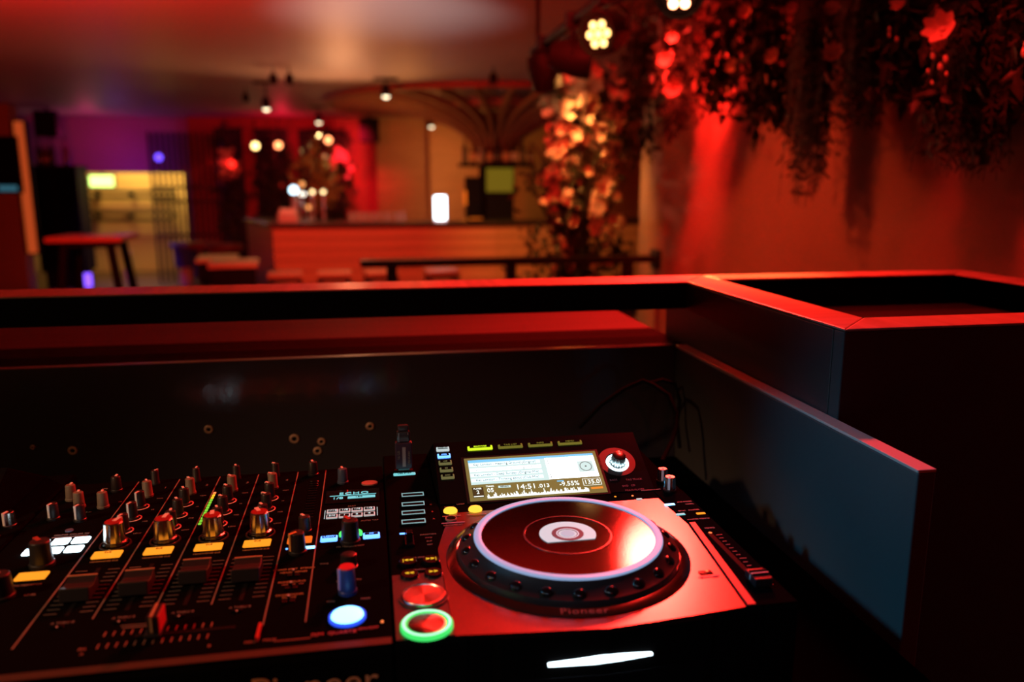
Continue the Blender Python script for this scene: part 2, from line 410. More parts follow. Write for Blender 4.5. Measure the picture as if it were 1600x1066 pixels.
    part('display_dot', MB().lathe([(.0060,.0192),(.0060,.0195)], 32), glow('jog_dot', (.45,.58,.72), .8) if lit else m_blk, jd)
    # ---- cue and play
    c = part('cue_button', MB().lathe([(.0172,0),(.0172,.0022),(.0166,.0030),(.0150,.0032),(.0146,.0026),(.0005,.0024)], 48), m_cd, t, (.0240,.0590,H+.0008), smooth=True)
    part('cue_ring', MB().ring(.0176, .0192, 0, .0014), m_alu2, c)
    q = part('play_button', MB().lathe([(.0136,0),(.0136,.0030),(.0128,.0034),(.0005,.0030)], 48), m_cd, t, (.0232,.0165,H+.0008), smooth=True)
    part('play_ring', MB().ringprof([(.0142,0),(.0190,0),(.0190,.0022),(.0178,.0034),(.0152,.0034),(.0142,.0026)], 64), glow('play_ring_lit', (.05,.80,.14), 1.1) if lit else m_blk, q, smooth=True, label='green glowing ring'); part('ring_core', MB().ring(.0156,.0176,.0030,.0037,64), glow('ring_core_lit', (.45,1,.62), 1.6) if lit else m_blk, q)
    text('PLAY/PAUSE', .0040, m_dim, t, (.024,.0375,H+.0010))
    # ---- track search buttons
    for x, y, g in [(.0150,.118,'|<<'),(.0345,.1175,'>>|'),(.0152,.0950,'<<'),(.0345,.0945,'>>')]:
        b = part('search_button', MB().lathe([(.0075,0),(.0075,.0025),(.0068,.0032),(.0005,.0032)], 24), m_gls, t, (x,y,H), smooth=True)
        text(g, .0056, m_amb, b, (0,0,.0034), sx=1.2)
    text('TRACK SEARCH', .0028, m_dim, t, (.024,.1275,H+.0003)); text('SEARCH', .0028, m_dim, t, (.024,.1055,H+.0003))
    # ---- direction lever and its led
    lv = part('direction_lever', MB().box(-.004,.004,-.010,.010,0,.003).box(-.0028,.0028,-.004,.004,.003,.011), m_gls, t, (.0185,.158,H), bevel=.0006)
    part('led', MB().box(-.0024,.0024,-.0012,.0012,0,.0006), m_blu, t, (.0130,.1775,H))
    for i, s in enumerate(['DIRECTION', 'FWD', 'SLIP', 'REV']): text(s, .0028, m_dim, t, (.036, .172-.007*i, H+.0002))
    # ---- hot cue outline buttons
    for i, y in enumerate([.265, .2405, .2195, .1985]):
        zz = H; rot = (0, 0, 0)
        b = rbutton(t, .0275-.0010*i, y, zz, .0235, .0105, .0022, m_gls, 'hot_cue_button', rot)
        f = MB()
        for a in ((-.0112,.0112,.0034,.0046),(-.0112,.0112,-.0046,-.0034),(-.0112,-.0102,-.0034,.0034),(.0102,.0112,-.0034,.0034)):
            f.box(a[0],a[1],a[2],a[3],.0022,.0026)
        part('lit_outline', f, m_tew if lit else m_blk, b)
    for y in (.205,.222,.240): text('A' if y < .21 else ('B' if y < .23 else 'C'), .0035, mat('red_print', (.4,.06,.04), .6), t, (.044, y, H+.0004))
    # ---- loop buttons
    for x, y in ((.0612,.2185),(.0855,.2180)):
        b = part('loop_button', MB().lathe([(.0068,0),(.0068,.0012),(.0058,.0026),(.0030,.0034),(.0004,.0036)], 28), m_yel if lit else m_blk, t, (x,y,H+.0008), smooth=True)
        plate(t, x-.009, x+.009, y-.0125, y-.0113, H+.0012, m_line)
    b = part('reloop_button', MB().ring(.0046,.0056,0,.0016), m_line, t, (.0600,.2000,H+.0008)); part('button_cap', MB().lathe([(.0044,0),(.0044,.0016)], 20), m_gls, b)
    plate(t, .050, .0720, .1905, .1920, H+.0010, mat('lilac_print', (.34,.28,.46), .6))
    for s, x, y in (('IN/CUE', .0612,.2295), ('OUT', .0855,.2290), ('RELOOP/EXIT', .0605,.1865), ('LOOP', .073,.2345)): text(s, .0030, m_dim, t, (x,y,H+.0009))
    # ---- right hand controls
    knob(t, .2935, .2600, H, .0058, .0145, m_chr, 160, m_whi, .07)
    knob(t, .2905, .2310, H+.001, .0062, .0155, m_chr, 150, m_whi, .07)
    rbutton(t, .2770, .1960, H+.0005, .0105, .0036, .0012, m_bl2 if lit else m_blk, 'vinyl_button')
    rbutton(t, .2785, .1715, H+.0005, .0090, .0036, .0012, m_tea if lit else m_blk, 'sync_button')
    rbutton(t, .2985, .1700, H+.0005, .0090, .0036, .0012, m_org if lit else m_blk, 'master_button')
    part('led', MB().lathe([(.0018,0),(.0016,.0008)], 14), m_redl if lit else m_blk, t, (.2890,.1270,H+.0008))
    for s, x, y in (('JOG MODE', .294,.2000), ('VINYL', .297,.1935), ('SYNC   MASTER', .290,.1790), ('TEMPO', .293,.1370), ('MASTER TEMPO', .291,.1580), ('RELEASE/START', .272,.2360)): text(s, .0031, m_dim, t, (x,y,H+.0012))
    part('led', MB().lathe([(.0012,0),(.0010,.0006)], 12), m_org, t, (.2300,.2250,H+.001)); part('led', MB().lathe([(.0012,0),(.0010,.0006)], 12), m_redl, t, (.2480,.2240,H+.001))
    rbutton(t, .2520,.2150, H+.0006, .006,.0026,.0010, m_wh2 if lit else m_blk, 'display_light')
    # tempo slider: ribbed track and cap
    part('slider_slot', MB().box(-.0022,.0022,-.052,.052,0,.0006), m_mat, t, (.2880,.075,H+.0009))
    for i in range(15):
        plate(t, .2925, .2925+(.006 if i % 7 == 0 else .004), .028+.0067*i, .0286+.0067*i, H+.0010, m_dim, 'scale_tick')
    cap = part('tempo_slider', MB().box(-.0075,.0075,-.0090,.0090,.0015,.0085).box(-.0075,.0075,.0020,.0036,.0085,.0105).box(-.0075,.0075,-.0036,-.0020,.0085,.0105), m_rub, t, (.2880,.0330,H+.0009), bevel=.0008)
    part('pointer', MB().box(-.0077,-.0070,-.0006,.0006,.004,.0092).box(-.0077,.0077,-.0006,.0006,.0086,.0092), m_whi, cap)
    text('TEMPO RESET', .0030, mat('pink_print', (.45,.26,.28), .6), t, (.2540,.0500,H+.0012)); part('led', MB().lathe([(.0013,0),(.0011,.0007)], 12), m_redl if lit else m_blk, t, (.2555,.0585,H+.0010))
    rbutton(t, .2540,.0575,H+.0006,.0110,.0055,.0010,m_gls,'tempo_reset_button')
    # ---- tilted head: screen and its buttons (children of an angled panel)
    hd = part('head_panel', MB().box(.053,.276,.001,.0845,0,.0008), m_gls, t, (0, .236, H), (T28, 0, 0))
    for i, x in enumerate((.1020,.1350,.1680,.2010)):
        b = rbutton(hd, x, .0730, .0008, .0270, .0058, .0018, (m_lim if i == 0 else m_olv) if lit else m_blk, 'browse_button')
    for i, m_ in enumerate((m_wh2, m_blu, m_ol2, m_ol2, m_ol2)):
        rbutton(hd, .0622+.0004*i, .0745-.0097*i, .0008, .0138, .0062, .0016, m_ if lit else m_blk, 'source_button')
    for i, (x, s) in enumerate(zip((.1020,.1350,.1680,.2010), ('BROWSE','TAG LIST','INFO','MENU'))):
        part('button_label', MB().box(-.0112,.0112,-.0010,.0020,0,.0003), m_gls, hd, (x,.0738,.0026)); text(s, .0027, m_lim if i == 0 else m_olv, hd, (x,.0743,.0030), sx=1.3)
    for i, s in enumerate(('rekordbox','LINK','USB','SD','DISC')):
        part('button_label', MB().box(-.0052,.0052,-.0008,.0021,0,.0003), m_gls, hd, (.0622+.0004*i,.0750-.0097*i,.0024)); text(s, .0023, (m_wh2, m_blu, m_ol2, m_ol2, m_ol2)[i], hd, (.0622+.0004*i,.0757-.0097*i,.0028), sx=1.15)
    part('screen_bezel', MB().box(.0800,.2285,-.0010,.0612,0,.0016), mat('bezel_black', (.02,.02,.02), .25), hd)
    scr = part('screen', MB().box(.0830,.2255,.0012,.0588,0,.0004), glow('screen_olive', (.25,.19,.05), .85) if lit else m_gls, hd, (0,0,.0016))
    if lit:
        W, Hh = .1425, .0576
        def S(a0, a1, b0, b1, m, z=.0004, name='screen_field'):
            return part(name, MB().box(.0830+W*a0, .0830+W*a1, .0588-Hh*b1, .0588-Hh*b0, 0, .00008), m, scr, (0,0,z))
        def ST(s, a, b, size, m, sx=1.0):
            text(s, size, m, scr, (.0830+W*a, .0588-Hh*b, .00075), sx=sx)
        s_wh = glow('screen_white', (.86,.97,1), 4); s_blu = glow('screen_header', (.16,.50,.78), 1.3)
        s_pal = glow('screen_pale', (.52,.68,.66), 1.3); s_row = glow('screen_row', (.64,.82,.86), 2.0); s_dk = glow('screen_dark', (.20,.26,.24), .6)
        s_txt = glow('screen_text', (.95,1,.92), 1.3); s_or = glow('screen_orange', (1,.30,.03), .9); s_bk = glow('screen_shadow', (.10,.07,.02), .5)
        S(.025,.975,.055,.115,s_blu); S(.025,.60,.115,.635,s_pal); S(.600,.975,.105,.620,s_wh)
        for i in range(4):
            b0 = .135+.122*i
            S(.030,.560,b0,b0+.075,s_row if i != 1 else s_wh, .0005, 'list_row')
            S(.565,.598,b0,b0+.075,s_pal,.0005,'list_row')
        for i, s in enumerate(('Kay London - Heaving Ground (Original)', 'Kay London - Storme Bear (Original Mix)', 'Kay London - Deep Sunday (Original Mix)', 'Kay London - Thinking about (Club Mix)')):
            ST(s, .295, .175+.122*i, .0044, s_dk, .92)
        S(.835,.955,.235,.50,s_pal,.0005,'artwork_tile')
        part('disc_icon', MB().ring(.0058,.0066,0,.0001), s_dk, scr, (.0830+W*.895,.0588-Hh*.367,.0006)); part('disc_icon', MB().lathe([(.0010,0),(.0010,.0001)], 16), s_dk, scr, (.0830+W*.895,.0588-Hh*.367,.0006))
        for b in (.17,.24,.31,.50,.56): S(.612,.622,b,b+.02,s_dk,.0005,'list_mark')
        S(.025,.105,.70,.93,s_bk,.0005); ST('PLAYER', .064,.735,.0024,s_txt); ST('2', .064,.815,.0062,s_txt); S(.030,.100,.895,.915,s_txt,.0006)
        ST('TRACK', .155,.695,.0026,s_txt); ST('05', .155,.790,.0072,s_txt)
        S(.215,.305,.695,.745,s_pal,.0005); ST('REMAIN',.26,.72,.0024,s_bk)
        ST('14:51', .415,.760,.0092,s_txt,1.08); ST('.013', .545,.765,.0066,s_txt,1.1)
        ST('-9.55%', .735,.755,.0082,s_txt,.95); S(.650,.70,.665,.690,s_blu,.0005)
        for a in ((.838,.975,.665,.672),(.838,.975,.818,.825),(.838,.842,.672,.818),(.971,.975,.672,.818)): S(*a, s_txt, .0006, 'tempo_frame')
        ST('135.0', .905,.748,.0078,s_txt,.98)
        S(.885,.975,.870,.915,s_or,.0006,'warning_bar')
        wv = MB(); x = .125
        while x < .865:
            h = .03 + .10*abs(math.sin(x*61))*random.random() + .03*random.random()*(x > .3)
            wv.box(.0830+W*x, .0830+W*(x+.0055), .0588-Hh*.965, .0588-Hh*(.965-h), 0, .0001); x += .0058
        part('waveform', wv, s_txt, scr, (0,0,.0006))
    # rotary selector with its lit ring
    part('selector_ring', MB().ring(.0090,.0122,0,.0010), m_wht if lit else m_blk, hd, (.2462,.0400,.0008))
    part('selector_dish', MB().ring(.0124,.0200,0,.0010), m_alu2, hd, (.2462,.0420,.0006))
    knob(hd, .2462,.0400,.0008,.0082,.0125, mat('selector_chrome', (.28,.34,.34), .25, 1), 0, None, .14, name='rotary_selector')
    for s, x, y in (('BACK', .236,.017), ('TAG TRACK', .258,.016), ('DVD   CD', .250,.008), ('MULTI PLAYER', .255,.002)): text(s, .0032, mat('rose_print', (.28,.10,.12), .6), hd, (x,y,.0011))
    # USB port cover and lit stop key
    rbutton(t, .0222,.3290,H,.0240,.0060,.0016, m_tea if lit else m_blk, 'usb_stop_key')
    if lit: text('USB STOP', .0034, m_gls, t, (.0222,.3290,H+.0018))
    part('usb_port', MB().box(-.0100,.0100,-.0040,.0040,0,.0012), m_mat, t, (.0222,.3420,H))
    return t

player = make_player('black media player with lit screen and large jog wheel beside the mixer')
player2 = make_player('second black media player at the left edge, mostly out of view', lit=False)
player2.location.x = -.3225-.305-.003
# usb stick standing in the port
up = Vector((.0097+.0222, .508+.342, ZT+.0034))
us = thing('usb_stick', 'purple-black usb stick with a clear cap standing in the player', 'usb stick', up)
us.rotation_euler = (R(4), 0, R(3))
part('stick_body', MB().box(-.0092,.0092,-.0038,.0038,0,.0310), mat('usb_body', (.055,.035,.075), .35), us, bevel=.001)
part('stick_label', MB().box(-.0016,.0020,-.0041,-.0038,.003,.026), mat('usb_label', (.36,.36,.42), .6), us)
text('16 GB', .0040, m_dim, us, (-.0056,-.0040,.0170), (R(90), R(-90), 0)); text('USB FLASH', .0032, m_dim, us, (.0058,-.0040,.0130), (R(90), R(-90), 0))
part('stick_plug', MB().box(-.0062,.0062,-.0025,.0025,-.0020,0), m_sil, us)
part('cap_loop', MB().box(-.0072,.0072,-.0034,.0034,.0314,.0440).box(-.0060,.0060,-.0030,.0030,.0440,.0510), mat('usb_cap', (.05,.05,.07), .08, spec=.8), us, bevel=.0016)
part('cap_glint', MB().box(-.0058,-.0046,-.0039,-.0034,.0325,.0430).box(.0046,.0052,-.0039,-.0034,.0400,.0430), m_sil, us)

# ================================================================== MIXER
mx = thing('dj_mixer', 'black four channel dj mixer with orange cue buttons and silver knobs', 'dj mixer', (-.3225, .508, ZB))
H = HB
part('housing', MB().prism_x([(.004,.004),(0,.012),(0,H-.006),(.003,H),(.362,H),(.385,H-.020),(.385,.004)], 0, .331), m_blk, mx, bevel=.0015)
for fx in (.03,.30):
    for fy in (.04,.34): part('rubber_foot', MB().lathe([(.014,0),(.014,.005)], 16), m_mat, mx, (fx,fy,0))
part('front_lip', MB().box(.001,.330,.0005,.0085,0,.0006), mat('lip_brown', (.06,.045,.03), .5), mx, (0,0,H))
for x, y0 in ((.0735,.040),(.1150,.072),(.1565,.082),(.1970,.078),(.2390,.040),(.2690,.040)):
    plate(mx, x-.0005, x+.0005, y0, .358, H, m_line, 'separator_line')
CH = (.0945,.1360,.1772,.2180)
fy = (.1210,.1230,.1340,.1300)
for i, x in enumerate(CH):
    knob(mx, x-.002, .349, H, .0042, .0150, m_rub, -30+25*i, m_whi, .04)                      # input selector
    knob(mx, x-.001, .314, H, .0050, .0165, m_gry, 20+12*i, m_whi, .05)                         # trim
    for j, y in enumerate((.286,.258,.230)):
        knob(mx, x-.001, y, H, .0052, .0165, m_rub, 158 if i == 0 else (10,15,-5)[j]+12*i, m_whi, .04, ring=m_whi)
    b = knob(mx, x, .2010, H+.0012, .0092, .0205, m_chr, -20+14*i, m_whi, .07, name='colour_knob', top=.88)
    part('knob_base', MB().ringprof([(.0118,0),(.0132,0),(.0130,.0010),(.0118,.0012)], 40), mat('base_ring', (.10,.085,.07), .35, .8), mx, (x,.2010,H), smooth=True)
    part('red_cap', MB().lathe([(.0074,.0205),(.0070,.0209)], 28), mat('red_cap_plastic', (.35,.02,.02), .3), b)  # red reflection on the knob's top, painted as a red disc
    rbutton(mx, x, .1775, H+.0006, .0235, .0125, .0022, m_org, 'cue_button')
    text('CUE', .0030, mat('cue_print', (.35,.12,.02), .6), mx, (x,.1795,H+.0030))
    text('HEADPHONES CUE', .0026, mat('warm_print', (.40,.27,.12), .6), mx, (x,.1680,H+.0002)); text('LOW  HI', .0030, mat('warm_print', (.40,.27,.12), .6), mx, (x,.1875,H+.0002))
    # channel fader
    part('fader_slot', MB().box(-.0016,.0016,-.038,.038,0,.0004), m_mat, mx, (x,.118,H))
    for k in range(11):
        for s in (-1, 1): plate(mx, x+s*.0125-.0045, x+s*.0125+.0045, .0840+.0068*k, .0844+.0068*k, H, m_dim if k % 5 else m_line, 'scale_tick')
    cap = part('channel_fader', MB().prism_x([(-.0125,.002),(.0125,.002),(.0105,.0125),(.0030,.0100),(-.0030,.0100),(-.0105,.0125)], -.0108, .0108), m_rub, mx, (x, fy[i]-.012, H), bevel=.0008)
    part('pointer', MB().box(-.0109,.0109,.0098,.0110,.0122,.0128), mat('fader_line', (.55,.34,.18), .5), cap)
    text('A THRU B', .0036, m_dim, mx, (x+.001,.0700,H+.0002)); rbutton(mx, x, .0640, H, .0080, .0028, .0016, m_gls, 'assign_switch')
    text('.', .012, m_whi, mx, (x,.0650,H+.0018))
    for s, y in (('TRIM',.3010),('HI',.2725),('MID',.2445),('LOW',.2175)): text(s, .0028, m_dim, mx, (x+.0125,y+.004,H+.0002))
    text(str(i+1), .0060, m_dim, mx, (x+.011,.335,H+.0002))
# level meter between channels 2 and 3, dark meters elsewhere
for k in range(13):
    m_ = m_gr2 if k < 10 else (m_amb if k < 12 else m_redl)
    part('meter_led', MB().box(-.0013,.0013,-.0019,.0019,0,.0008), m_, mx, (.1592,.2330+.0064*k,H))
for xx in (.2585,):
    for k in range(15): part('meter_led', MB().box(-.0045,.0045,-.0014,.0014,0,.0006), m_gls, mx, (xx,.2300+.0068*k,H)); 
# crossfader with ticks
part('fader_slot', MB().box(-.034,.034,-.0016,.0016,0,.0004), m_mat, mx, (.186,.0420,H))
for r_ in (0, 1):
    for k in range(13): plate(mx, .130+.0060*k, .1308+.0060*k, .030+.0155*r_, .0360+.0155*r_, H, mat('tick_print', (.36,.17,.13), .6), 'scale_tick')
plate(mx, .140,.162,.0545,.0552,H,m_line); plate(mx, .138,.162,.0580,.0584,H,m_line)
xc = part('crossfader', MB().prism([(-.0055,-.011),(.0055,-.011),(.0055,.011),(-.0055,.011)], .002, .0045).prism([(-.0030,-.0095),(.0042,-.0095),(.0042,.0095),(-.0030,.0095)], .0045, .0175), m_rub, mx, (.1655,.0440,H), bevel=.0007)
part('pointer', MB().box(-.0008,.0008,-.0101,.0096,.0176,.0181).box(-.0008,.0008,-.0101,-.0094,.006,.0181), mat('fader_line', (.55,.34,.18), .5), xc)
part('red_flank', MB().box(.0043,.0052,-.0090,.0090,.0050,.0172), mat('red_flank_plastic', (.55,.05,.06), .35), xc)  # red light on the handle's right side, put in as a coloured strip
glint = part('curve_lever', MB().box(-.0010,.0010,-.010,.010,0,.0030), mat('red_lever', (.6,.06,.05), .4), mx, (.2375,.0300,H))  # reflected red highlight built as a thin red bar
for s, x, y in (('A',.123,.024),('B',.206,.019),('SH.',.1215,.030),('MIN',.233,.0185),('MAX',.246,.0190)): text(s, .0042, mat('tick_print', (.36,.17,.13), .6), mx, (x,y,H+.0008))
# ---- microphone and sound colour column (far left)
for x, y, m_, a in ((.020,.318,m_gry,0),(.0345,.296,m_gry,10),(.0575,.292,m_gry,10),(.046,.262,m_rub,158),(.020,.270,m_rub,158),(.058,.335,m_rub,0)):
    knob(mx, x, y, H, .0052, .0160, m_, a, m_whi, .05)
part('key_dot', MB().lathe([(.0036,0),(.0034,.0010)], 20), mat('dim_blue', (.10,.16,.30), .5), mx, (.0440,.2390,H))
plate(mx, .034,.064,.2245,.2260,H,m_dim)
for i, x in enumerate((.0290,.0460,.0625)):
    for y in (.2130,.1950): 
        b = rbutton(mx, x, y, H+.0005, .0138, .0112, .0018, m_wht, 'effect_button'); 
        text(('NOISE','SWEEP','ECHO','CRUSH','FILTER','GATE')[i*2+(y < .2)], .0028, m_dim, b, (0,.001,.0020))
knob(mx, .0460,.1700,H,.0090,.0220,m_rub,40,mat('red_print', (.4,.06,.04), .6),.04,name='parameter_knob')
rbutton(mx, .0465,.1475,H+.0006,.0235,.0125,.0022,m_org,'cue_button')
knob(mx, .0360,.1180,H,.0085,.0200,m_rub,50,m_whi,.04)
for s, x, y in (('MIC',.044,.343),('HI',.070,.303),('LOW',.046,.281),('SOUND COLOR FX',.049,.2300),('PARAMETER',.046,.1570),('BOOTH MONITOR',.044,.135),('LEVEL',.056,.118)): text(s, .0034, m_dim, mx, (x,y,H+.0002))
# ---- master / headphone column
knob(mx, .2560,.3470,H,.0052,.0150,m_rub,15,m_whi,.04); 
knob(mx, .2575,.1990,H,.0056,.0150,m_rub,30,m_whi,.04)
rbutton(mx, .2545,.1775,H+.0006,.0215,.0120,.0022,m_orr,'cue_button')
knob(mx, .2545,.1560,H,.0070,.0190,m_rub,128,mat('amber_print', (.75,.38,.10), .5),.04)
part('led', MB().box(-.0044,.0044,-.0018,.0018,0,.0010), m_bl2, mx, (.2640,.1635,H)); part('led', MB().lathe([(.0010,0),(.0010,.0008)], 10), m_blu, mx, (.2445,.1640,H))
for y, s in ((.1250,'MONO SPLIT  STEREO'),(.1195,'HEADPHONES'),(.1030,'FADER CURVE'),(.0990,'/  -  \\'),(.0820,'CROSS FADER'),(.0780,'CURVE')):
    text(s, .0034, mat('warm_print', (.40,.27,.12), .6), mx, (.2540,y,H+.0003))
for y in (.1140,.0930,.0720): part('lever_switch', MB().box(-.0050,.0050,-.0020,.0020,0,.0010).box(-.0010,.0010,-.0010,.0010,.001,.005), m_gls, mx, (.2545,y,H)); part('switch_tip', MB().box(-.0008,.0008,-.0008,.0008,0,.0008), m_whi, mx, (.2545,y,H+.005))
for k in range(3): plate(mx, .2465+.0065*k, .2505+.0065*k, .0985, .0992, H+.0001, mat('tick_print', (.36,.17,.13), .6), 'curve_mark')
# ---- effect column
knob(mx, .2885,.3170,H,.0054,.0160,mat('blue_grey_knob', (.06,.09,.16), .35),10,m_whi,.05)
b = part('tap_pad', MB().lathe([(.0082,0),(.0080,.0014),(.0004,.0018)], 32), mat('pink_pad', (.42,.22,.20), .5), mx, (.3165,.3090,H)); b.scale = (1.05,.8,1)
part('effect_display', MB().box(-.0270,.0270,-.0170,.0170,0,.0010), m_gls, mx, (.2995,.2760,H))
dsp = bpy.data.objects[[o.name for o in mx.children if o.name.startswith('effect_display')][0]]
text('ECHO', .0088, m_tea, dsp, (.0010,.0060,.0012), sx=1.15, spacing=1.15)
part('display_bar', MB().box(-.0050,.0225,-.0078,-.0022,0,.0003), m_tea, dsp, (0,0,.0011)); text('1/8', .0070, m_tea, dsp, (-.0150,-.0050,.0012), sx=1.25)
part('display_underline', MB().box(-.0230,.0235,.0010,.0018,0,.0003), m_tea, dsp, (0,0,.0011)); text('120', .0036, m_gls, dsp, (.0060,-.0050,.0016), sx=1.4)
for i in range(4):
    for j in range(2):
        b = rbutton(mx, .2805+.0118*i, .2395-.0125*j, H, .0108, .0092, .0012, mat('beat_key', (.30,.32,.32), .5, emit=(.72,.86,.86), es=.42), 'beat_key')
        part('key_window', MB().box(-.0042,.0042,-.0022,.0026,0,.0003), m_gls, b, (0,0,.0012))
        text((('1/16','1/8','1/4','1/2'),('3/4','1','2','4'))[j][i], .0046, m_wh2, b, (0,.0002,.0017), sx=1.1)
for x in (.2735,.3235): plate(mx, x-.0003, x+.0003, .2240, .2440, H, m_wh2, 'bracket_line')
part('tap_ring', MB().ringprof([(.0078,0),(.0106,0),(.0106,.0016),(.0078,.0016)], 30, a0=R(-25), a1=R(205)), m_grn, mx, (.2990,.1845,H))
text('TAP', .0046, m_grn, mx, (.2990,.1900,H+.0018))
knob(mx, .2990,.1690,H,.0080,.0215,m_rub,30,mat('red_print', (.4,.06,.04), .6),.04,name='select_knob')
for x, s in ((.2800,'LOW'),(.2990,'MID'),(.3175,'HI')):
    b = rbutton(mx, x, .1770, H, .0150, .0110, .0020, m_blu, 'band_button'); part('key_window', MB().box(-.0060,.0060,.0000,.0038,0,.0003), m_gls, b, (0,0,.0020)); text(s, .0042, m_blu, b, (0,.0019,.0024))
rbutton(mx, .2985,.1420,H,.0125,.0060,.0012,mat('red_key', (.45,.03,.04), .45),'channel_key')
knob(mx, .2985,.1210,H,.0070,.0120,m_rub,0,None,.04)
b = knob(mx, .2985,.0780,H,.0068,.0215,mat('blue_knob', (.02,.05,.22), .35),118,mat('lilac_print2', (.45,.38,.80), .5),.04,name='depth_knob')
part('red_cap', MB().lathe([(.0062,.0215),(.0058,.0222)], 24), mat('red_cap_bright', (.65,.03,.05), .35), b)
for s, x, y in (('MIN',.286,.0660),('MAX',.312,.0660),('LEVEL/DEPTH',.299,.0975),('TIME',.278,.1300),('X-PAD',.299,.2130),('AUTO TAP',.316,.2130),('BEAT',.2990,.2505),('FX FREQUENCY',.299,.1600)): text(s, .0034, m_dim, mx, (x,y,H+.0002))
b = part('effect_on_button', MB().lathe([(.0118,0),(.0118,.0022),(.0112,.0034),(.0080,.0046),(.0004,.0050)], 36), glow('effect_on_lit', (.20,.60,1), 4), mx, (.2990,.0400,H+.0002), smooth=True, label='large round blue lit button')
part('button_ring', MB().ring(.0119,.0136,0,.0022), m_bl3, b)
text('DJM  QUARTZ', .0050, mat('quartz_print', (.55,.14,.14), .5), mx, (.2900,.0205,H+.0006)); text('ON/OFF', .0040, mat('quartz_print', (.55,.14,.14), .5), mx, (.3140,.0225,H+.0006)); plate(mx, .2490,.2740,.0170,.0178,H+.0002,mat('tick_print', (.36,.17,.13), .6)); part('led', MB().lathe([(.0010,0),(.0010,.0008)], 10), m_redl, mx, (.3240,.0300,H))
text('Pioneer', .0255, mat('front_logo', (.85,.42,.20), .5), mx, (.2770,-.0003,H-.0256), (R(90),0,0), 1.08)
part('headphone_jack', MB().ring(.0030,.0044,0,.0014).lathe([(.0014,0),(.0012,.0012)], 10), mat('brass_jack', (.6,.45,.2), .35, 1), mx, (.3060,0,H-.038), (R(90),0,0))

# cable loop behind the player
cz = P(1000,640,1.02)
cb = MB().tube([P(x,y,Y) for x,y,Y in ((905,668,1.06),(940,632,1.05),(975,608,1.05),(1005,595,1.04),(1022,602,1.03),(1045,618,1.01),(1056,645,1.0),(1056,668,.99),(1050,690,.98),(1035,720,.96))], .0032, 8)
tag(link('power_cable', cb.mesh('power_cable', m_mat, True)), 'black cable looping up behind the media player', 'cable')
cb = MB().tube([P(x,y,Y) for x,y,Y in ((1012,600,1.09),(1035,594,1.09),(1055,600,1.09),(1062,625,1.08),(1058,660,1.07),(1062,700,1.05))], .0028, 8)
tag(link('signal_cable', cb.mesh('signal_cable', m_mat, True)), 'thin black cable hanging in the booth corner', 'cable')

# ================================================================== LIGHTING RAIL AND CANS
m_can = mat('can_black', (.012,.011,.011), .55, spec=.12)
rail = thing('lighting_rail', 'black lighting rail hung from the ceiling along the right wall', 'lighting rail', (.80, 2.6, 2.157))
part('rail_tube', MB().tube([(0,-1.6,0),(0,1.25,0)], .020, 12), m_can, rail, smooth=True)
for y in (-1.3,.0,1.15): part('hanger', MB().tube([(0,y,.02),(0,y,CEIL-2.157)], .010, 8), m_can, rail)
part('rail_wire', MB().tube([(.012*math.sin(k*1.7), -1.5+.085*k, -.034-.012*math.sin(k*2.3)**2) for k in range(32)], .007, 6), m_can, rail, smooth=True)
def par_can(label, loc, target, lensm, r=.075, L=.15, leds=True):
    t = thing('stage_light', label, 'stage light', loc, 0, None)
    d = (Vector(target) - Vector(loc)).normalized()
    q = d.to_track_quat('-Z', 'Y').to_euler()
    hs = part('housing', MB().lathe([(r*.55,L*.55),(r*.80,L*.35),(r,0),(r,-L*.45),(r*.93,-L*.45),(r*.90,-L*.30)], 28, cap1=False), m_can, t, rot=q, smooth=True)
    part('lens_plate', MB().lathe([(r*.90,-L*.34),(r*.90,-L*.30)], 24), m_can, hs)
    for k in range(7):
        a = 2*math.pi*k/6; rr = 0 if k == 6 else r*.46
        part('led_lens', MB().ball((rr*math.cos(a), rr*math.sin(a), -L*.36), (r*.19,r*.19,r*.10), 10, 6), lensm, hs, smooth=True)
    up_ = 2.157 - loc[2]
    yk = MB()
    ax = Vector((d.y, -d.x, 0)).normalized()
    pts = [ax*(r*1.08), ax*(r*1.10)+Vector((0,0,up_*.45)), ax*(r*.5)+Vector((0,0,up_*.75)), -ax*(r*.5)+Vector((0,0,up_*.75)), -ax*(r*1.10)+Vector((0,0,up_*.45)), -ax*(r*1.08)]
    part('yoke', yk.tube(pts, .008, 8), m_can, t)
    part('clamp', MB().tube([(0,0,up_*.75),(0,0,up_)], .014, 8).box(-.03,.03,-.02,.02,up_-.03,up_+.03), m_can, t)
    return t
l_red = glow('can_red', (1,.10,.05), 14); l_redh = glow('can_red_hot', (1,.30,.14), 16); l_amb = glow('can_amber', (1,.62,.25), 12); l_amh = glow('can_amber_hot', (1,.55,.16), 4.5)
par_can('stage light pointing down at the blossom tree, farthest on the rail', (.80,3.60,2.045), (.98,3.84,1.60), l_amb, .072, .16)
par_can('stage light turned to the right wall, second from the rail end', (.80,3.10,2.025), (1.35,2.92,1.93), l_red, .072, .16)
par_can('stage light with bright yellow-white face pointing left', (.80,2.66,2.04), (.10,2.02,1.80), l_amh, .070, .16)
par_can('stage light with glaring red leds at the top edge of the photo', (.80,2.04,2.03), (.35,.75,1.60), l_redh, .062, .13)

